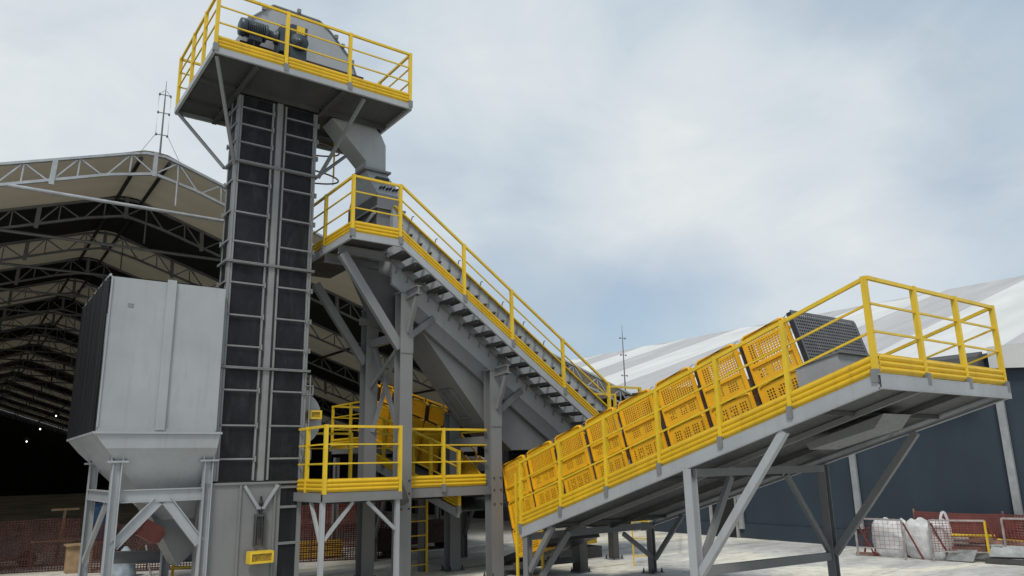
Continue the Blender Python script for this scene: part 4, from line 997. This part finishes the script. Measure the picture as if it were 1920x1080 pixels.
# ------------------------------------------------------------------ nets, barricades and yard clutter
def net_mb(p, q, z0, z1, sp=0.075, w=0.02, sag=0.05, zsp=0.06, seed=0):
    p, q = V(p), V(q); d = q-p; L_ = d.length; u = d/L_; nrm = V((-u.y, u.x, 0)); m = MB()
    nseg = max(4, int(L_/0.4))
    def top_z(t): return z1 - sag*abs(math.sin(t*L_*1.7+seed)) 
    def pt(t, s): 
        z = z0+(top_z(t)-z0)*s; return p+d*t+nrm*(0.03*math.sin(t*L_*2.1+seed)*s)+V((0, 0, z))
    n = int(L_/sp)
    for k in range(n+1):
        t = k/n; a, b = pt(t, 0), pt(t, 1); e = u*w/2
        m.add([a-e, a+e, b+e, b-e], [(0, 1, 2, 3)])
    r = int((z1-z0)/zsp)
    for j in range(r+1):
        s = j/r
        for k in range(nseg):
            a, b = pt(k/nseg, s), pt((k+1)/nseg, s); e = V((0, 0, w/2)); off = nrm*0.004
            m.add([a-e+off, a+e+off, b+e+off, b-e+off], [(0, 1, 2, 3)])
    return m
def net_fence(pts, z0, z1, label, mat=NET, sp=0.075, w=0.02, step=2.0, postmat=RUSTP, zsp=0.06, grp='red safety net fences', sag=0.05):
    t = thing('safety_net_fence', label, 'net fence', (pts[0][0], pts[0][1], G), grp)
    for i, (a, b) in enumerate(zip(pts[:-1], pts[1:])):
        a3, b3 = V((a[0], a[1], 0)), V((b[0], b[1], 0))
        net_mb(a3, b3, z0, z1, sp, w, sag, zsp, i*1.3).build('net', mat, t)
        n = max(1, int((b3-a3).length/step))
        for k in range(n):
            c = lerp(a3, b3, k/n); MB().tube([(c.x+0.04, c.y+0.04, G), (c.x+0.04, c.y+0.04, z1+0.06)], 0.022, 6).build('post', postmat, t)
    return t
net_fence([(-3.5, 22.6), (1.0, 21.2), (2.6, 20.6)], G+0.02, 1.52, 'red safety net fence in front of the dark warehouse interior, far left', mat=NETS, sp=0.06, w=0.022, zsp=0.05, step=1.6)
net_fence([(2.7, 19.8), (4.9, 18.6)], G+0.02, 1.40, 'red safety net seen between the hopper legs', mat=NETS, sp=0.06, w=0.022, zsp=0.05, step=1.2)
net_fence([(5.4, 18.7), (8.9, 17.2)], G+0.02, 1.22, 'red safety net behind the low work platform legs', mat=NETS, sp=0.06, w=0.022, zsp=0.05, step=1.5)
net_fence([(5.6, 21.6), (10.2, 20.2)], G+0.02, 1.62, 'dark red net farther behind the low work platform', mat=NETD, step=1.8)
net_fence([(17.55, 8.75), (17.75, 5.2)], G+0.3, 1.28, 'dark red net stretched along the blue wall', mat=NETD, sp=0.05, w=0.03, zsp=0.05, step=1.2, sag=0.02)
def barricade(a, b, z1, label, postmats, brace=True, fine=(0.10, 0.006, 0.075)):
    t = thing('barricade', label, 'barricade', ((a[0]+b[0])/2, (a[1]+b[1])/2, G), 'netted barricades by the blue wall')
    a3, b3 = V((a[0], a[1], G)), V((b[0], b[1], G)); H = V((0, 0, z1-G))
    for p, pm in zip((a3, b3), postmats): MB().beam(p, p+H, 0.035, 0.035).build('post', pm, t); 
    m = MB(); m.beam(a3+H, b3+H, 0.035, 0.035); m.beam(a3+V((0, 0, 0.2)), b3+V((0, 0, 0.2)), 0.025, 0.025); m.build('rail', postmats[0], t)
    net_mb(a3-V((0, 0, G)), b3-V((0, 0, G)), G+0.2, z1-0.01, fine[0], fine[1], 0.0, fine[2]).build('net', NET, t)
    for p in (a3, b3):
        if brace: MB().beam(p+H+V((0.05, 0, -0.05)), p+V((0.30, -0.22, 0)), 0.03, 0.03).build('brace', DKRED, t)
GALVR = paint('rust_stained_galvanised', (0.33, 0.29, 0.28), 0.6, 0.25, 8.0)
barricade((16.55, 9.62), (16.62, 8.60), 1.16, 'netted barricade in front of the white bulk bags', (GALVR, GALVR))
barricade((16.78, 8.10), (17.28, 7.22), 1.17, 'netted barricade with a yellow post in front of the scrap pile', (GALVR, YEL), fine=(0.06, 0.010, 0.05))
barricade((17.42, 6.95), (17.75, 6.0), 1.22, 'netted barricade at the right end by the scrap pile', (GALVR, GALVR), fine=(0.06, 0.010, 0.05))

def bulk_bag(cx, cy, w, d, h, label, seed, loops):
    t = thing('bulk_bag', label, 'bulk bag', (cx, cy, G), 'white bulk bags by the blue wall')
    m = MB(); nr, nh = 28, 14; vs_ = []; fs_ = []
    for j in range(nh+1):
        s = j/nh; z = G+h*s
        k = 1.0+0.10*math.sin(math.pi*min(1, s*1.05)) - (0.30*max(0, (s-0.86)/0.14)**1.5 if s > 0.86 else 0) - (0.10*(1-s/0.08) if s < 0.08 else 0)
        for i in range(nr):
            a = 2*math.pi*i/nr; c, sn = math.cos(a), math.sin(a); e = 3.2
            rr = (abs(c)**e+abs(sn)**e)**(-1/e)
            wob = 1+0.055*noise.noise(V((c*2.0+seed, sn*2.0, s*4.5)))+0.03*noise.noise(V((c*6+seed, sn*6, s*12)))
            lift = 0.10*max(0, s-0.7)/0.3*abs(math.sin(2*a))*(1 if s > 0.7 else 0)
            vs_.append((cx+rr*c*w/2*k*wob, cy+rr*sn*d/2*k*wob, z+lift-0.06*(s > 0.99)*abs(math.cos(2*a))))
    for j in range(nh):
        for i in range(nr): fs_.append((j*nr+i, j*nr+(i+1) % nr, (j+1)*nr+(i+1) % nr, (j+1)*nr+i))
    vs_.append((cx, cy, G+h-0.16)); 
    for i in range(nr): fs_.append((nh*nr+i, nh*nr+(i+1) % nr, len(vs_)-1))
    m.add(vs_, fs_, True); m.build('sack', BIGBAG, t)
    for (ux, uy, hh) in loops:
        x, y = cx+ux*w*0.36, cy+uy*d*0.36
        q = MB(); z = G+h
        pts = [(x-0.09, y+0.05, z-0.16), (x-0.05, y+0.03, z+hh*0.5), (x-0.012, y, z+hh), (x+0.03, y-0.03, z+hh*0.96), (x+0.07, y-0.05, z+hh*0.4), (x+0.10, y-0.07, z-0.16)]
        for a, b in zip(pts[:-1], pts[1:]): q.beam(a, b, 0.05, 0.012, up=(0.7, 0.7, 0))
        q.build('lifting_loop', BIGBAG, t)
bulk_bag(17.12, 9.12, 0.62, 0.66, 0.72, 'slumped white bulk bag with an open round top', 1.3, ((0.6, -0.8, 0.03),))
bulk_bag(17.24, 8.36, 0.66, 0.82, 0.74, 'taller white bulk bag with a lifting loop standing up', 5.1, ((0.5, -1.0, 0.22), (-0.6, 0.7, 0.03)))

def sheet(pts, th, name, mat, label, cat, group='scrap metal by the blue wall'):
    m = MB(); a = [V(p) for p in pts]; nrm = (a[1]-a[0]).cross(a[2]-a[0]).normalized()
    m.prism(a, nrm*th); return tag(m.build(name, mat), label, cat, group)
sheet([(16.98, 7.95, G+0.02), (17.05, 7.45, G+0.02), (17.12, 7.36, G+0.25), (16.99, 7.85, G+0.24)], 0.02, 'scrap_sheet', SCRAP, 'bent grey sheet leaning lowest in the scrap pile', 'scrap sheet')
sheet([(17.3, 8.0, G+0.32), (17.38, 7.0, G+0.30), (17.6, 6.9, G+0.42), (17.55, 8.05, G+0.46)], 0.02, 'scrap_sheet', SCRAP, 'flat grey sheet lying across the scrap pile', 'scrap sheet')
sheet([(17.2, 7.2, G+0.12), (17.45, 6.1, G+0.15), (17.62, 6.1, G+0.32), (17.4, 7.2, G+0.34)], 0.02, 'scrap_sheet', SCRAP, 'long grey sheet at the right of the scrap pile', 'scrap sheet')
for k, (a, b, mat, lab) in enumerate((((17.25, 7.95, G+0.22), (17.55, 6.6, G+0.30), RUSTP, 'rusty brown steel bar under the yellow pipe'), ((17.18, 7.8, G+0.12), (17.5, 6.2, G+0.16), GREY, 'grey steel bar low in the scrap pile'), ((17.35, 7.6, G+0.42), (17.7, 6.0, G+0.36), RUSTP, 'rusty bar slanting to the right end of the scrap pile'), ((17.12, 7.25, G+0.06), (17.30, 6.5, G+0.06), GREYD, 'dark box section bar on the floor by the scrap pile'))):
    tag(MB().channel(a, b, 0.07, 0.09).build('steel_bar', mat), lab, 'steel bar', 'scrap metal by the blue wall')
for a, b, r, lab in (((17.3, 7.92, G+0.50), (17.5, 7.15, G+0.50), 0.038, 'thick yellow pipe lying on top of the scrap pile'), ((17.48, 7.1, G+0.44), (17.66, 6.3, G+0.42), 0.026, 'thinner yellow pipe at the right on the scrap pile')):
    q = MB().tube([a, b], r, 10); tag(q.build('pipe', YEL), lab, 'pipe', 'scrap metal by the blue wall')
tr = thing('scrap_trestle', 'small red brown steel trestle lying by the bulk bags', 'trestle', (16.85, 9.5, G))
MB().beam((16.82, 9.62, G+0.06), (16.82, 9.48, G+0.60), 0.03, 0.03).build('leg', DKRED, tr); MB().beam((16.85, 9.25, G+0.05), (16.82, 9.42, G+0.06), 0.05, 0.05).build('leg', DKRED, tr)
MB().beam((16.85, 9.40, G+0.04), (16.87, 9.22, G+0.58), 0.07, 0.03).build('leg', DKRED, tr); MB().beam((16.7, 9.75, G+0.05), (16.95, 9.2, G+0.03), 0.06, 0.06).build('foot', RUSTP, tr)

# things inside the warehouse mouth, far left
tp_ = thing('wooden_post', 'wooden T shaped post standing behind the red net', 'post', (2.35, 22.2, G))
MB().beam((2.35, 22.2, G), (2.45, 22.2, 1.62), 0.06, 0.06).build('upright', WOOD, tp_); MB().beam((2.15, 22.2, 1.65), (2.75, 22.2, 1.65), 0.06, 0.05).build('crossbar', WOOD, tp_)
tb = thing('work_table', 'low wooden work table behind the red net', 'table', (2.2, 21.9, G))
MB().box(1.75, 2.75, 21.6, 22.1, 0.93, 0.97).build('table_top', WOOD, tb)
for x in (1.8, 2.7):
    for y in (21.65, 22.05): MB().box(x-0.03, x+0.03, y-0.03, y+0.03, G, 0.928).build('leg', RUSTP, tb)
bx_ = thing('wooden_box', 'pale wooden box by the hopper leg', 'box', (2.62, 20.2, G))
MB().box(2.35, 2.85, 20.0, 20.4, G, 0.93).build('body', WOOD, bx_); MB().box(2.30, 2.90, 19.95, 20.45, 0.932, 0.96).build('lid', WOOD, bx_)
bd = thing('plastic_drum', 'blue plastic drum behind the hopper leg', 'drum', (3.35, 23.2, G))
MB().lathe((3.35, 23.2, G+0.45), [(0.24, 0), (0.29, 0.06), (0.29, 0.40), (0.31, 0.42), (0.29, 0.44), (0.29, 0.82), (0.26, 0.9)], 18).build('body', BLUEP, bd)
MB().lathe((3.35, 23.2, G+1.351), [(0.27, 0), (0.27, 0.03)], 18).build('lid', BLUEP, bd)
MB().box(3.0, 3.7, 22.9, 23.5, G, G+0.445).build('stand', RUSTP, bd)
rb = thing('rebar_bundle', 'bundle of reddish bars standing upright by the hopper leg', 'bars', (3.05, 19.3, G))
for k in range(9):
    a = k*0.7; x, y = 3.05+0.10*math.cos(a), 19.3+0.10*math.sin(a)
    MB().tube([(x, y, G), (x+0.03*math.cos(a*2), y+0.03*math.sin(a*3), 1.42+0.06*math.sin(k*2.3))], 0.028, 6).build('bar', RUSTP if k % 3 else NETD, rb)
def sack(cx, cy, label):
    m = MB(); nr, nh = 18, 9; vs_ = []; fs_ = []
    for j in range(nh+1):
        s = j/nh; r = (0.24*(1-0.1*s) if s < 0.55 else 0.22*(1-((s-0.55)/0.45)**1.2)+0.03)
        for i in range(nr):
            a = 2*math.pi*i/nr; wb = 1+0.16*noise.noise(V((math.cos(a)*2, math.sin(a)*2, s*4)))
            vs_.append((cx+r*wb*math.cos(a), cy+r*wb*math.sin(a), G+0.62*s))
    for j in range(nh):
        for i in range(nr): fs_.append((j*nr+i, j*nr+(i+1) % nr, (j+1)*nr+(i+1) % nr, (j+1)*nr+i))
    fs_.append(tuple(range(nh*nr, (nh+1)*nr)))
    m.add(vs_, fs_, True); return tag(m.build('plastic_sack', BAGB), label, 'sack')
sack(3.25, 18.5, 'tied blue grey plastic sack on the floor between the hopper legs')
tag(MB().beam((3.75, 18.3, G), (3.62, 18.35, 0.98), 0.08, 0.03).build('plank', GALV), 'white plank leaning between the hopper legs', 'plank')
yr = thing('yellow_pallet_frame', 'low yellow steel frame on the floor behind the hopper chute', 'frame', (4.5, 17.5, G))
for z in (0.55, 0.85): MB().beam((4.0, 17.5, z), (5.0, 17.2, z), 0.04, 0.04).build('rail', YEL, yr)
for x, y in ((4.0, 17.5), (5.0, 17.2)): MB().beam((x, y, G), (x, y, 0.95), 0.05, 0.05).build('post', YEL, yr)
wb = thing('wheelbarrow', 'grey wheelbarrow tray tipped behind the red net at the far left', 'wheelbarrow', (1.3, 22.3, G))
MB().loft([(0.9, 21.9, 0.60), (1.55, 21.9, 0.60), (1.55, 22.4, 0.60), (0.9, 22.4, 0.60)], [(0.55, 21.75, 0.98), (1.8, 21.75, 0.90), (1.8, 22.5, 0.90), (0.55, 22.5, 0.98)]).build('tray', GREY, wb)
MB().lathe((1.75, 22.1, 0.55), [(0.05, -0.04), (0.19, -0.045), (0.2, 0), (0.19, 0.045), (0.05, 0.04)], 16, 'y').build('wheel', BLACKP, wb)
for y in (21.95, 22.35): MB().tube([(0.2, y, 0.75), (1.2, y, 0.58), (1.75, y, 0.55)], 0.02, 6).build('handle', WOOD, wb)
for k, (x0, y0, x1, y1, z, mat, lab, nm) in enumerate(((6.3, 19.0, 8.2, 18.6, 0.55, YELT, 'long low yellow board stack behind the red net', 'board_stack'), (8.35, 17.6, 9.1, 17.2, 0.95, RUST, 'dark brown steel tank under the far ramp', 'steel_tank'), (9.7, 18.6, 11.2, 18.0, 1.02, RUST, 'wide dark brown steel tank behind the yellow ladder', 'steel_tank'))):
    t = thing(nm, lab, nm.replace('_', ' ').split()[-1], ((x0+x1)/2, (y0+y1)/2, G))
    if nm == 'board_stack':
        for j in range(5): MB().beam((x0+0.03*j, y0, G+0.06+0.075*j), (x1+0.02*math.sin(j*4), y1, G+0.06+0.075*j), 0.5, 0.055).build('board', mat, t)
    else:
        MB().box(x0, x1, y1, y0+0.3, G+0.18, z).build('body', mat, t)
        q = MB(); q.box(x0-0.02, x1+0.02, y1-0.02, y0+0.32, z+0.001, z+0.04); q.build('rim', RUST, t)
        for x in (x0+0.08, x1-0.08): MB().box(x-0.04, x+0.04, y1+0.05, y0+0.25, G, G+0.179).build('foot', RUST, t)
for o in list(scene.objects):
    if o.type == 'MESH' and o.parent is None and o.get('label') is None and o.get('kind') is None: print('UNLABELLED', o.name)
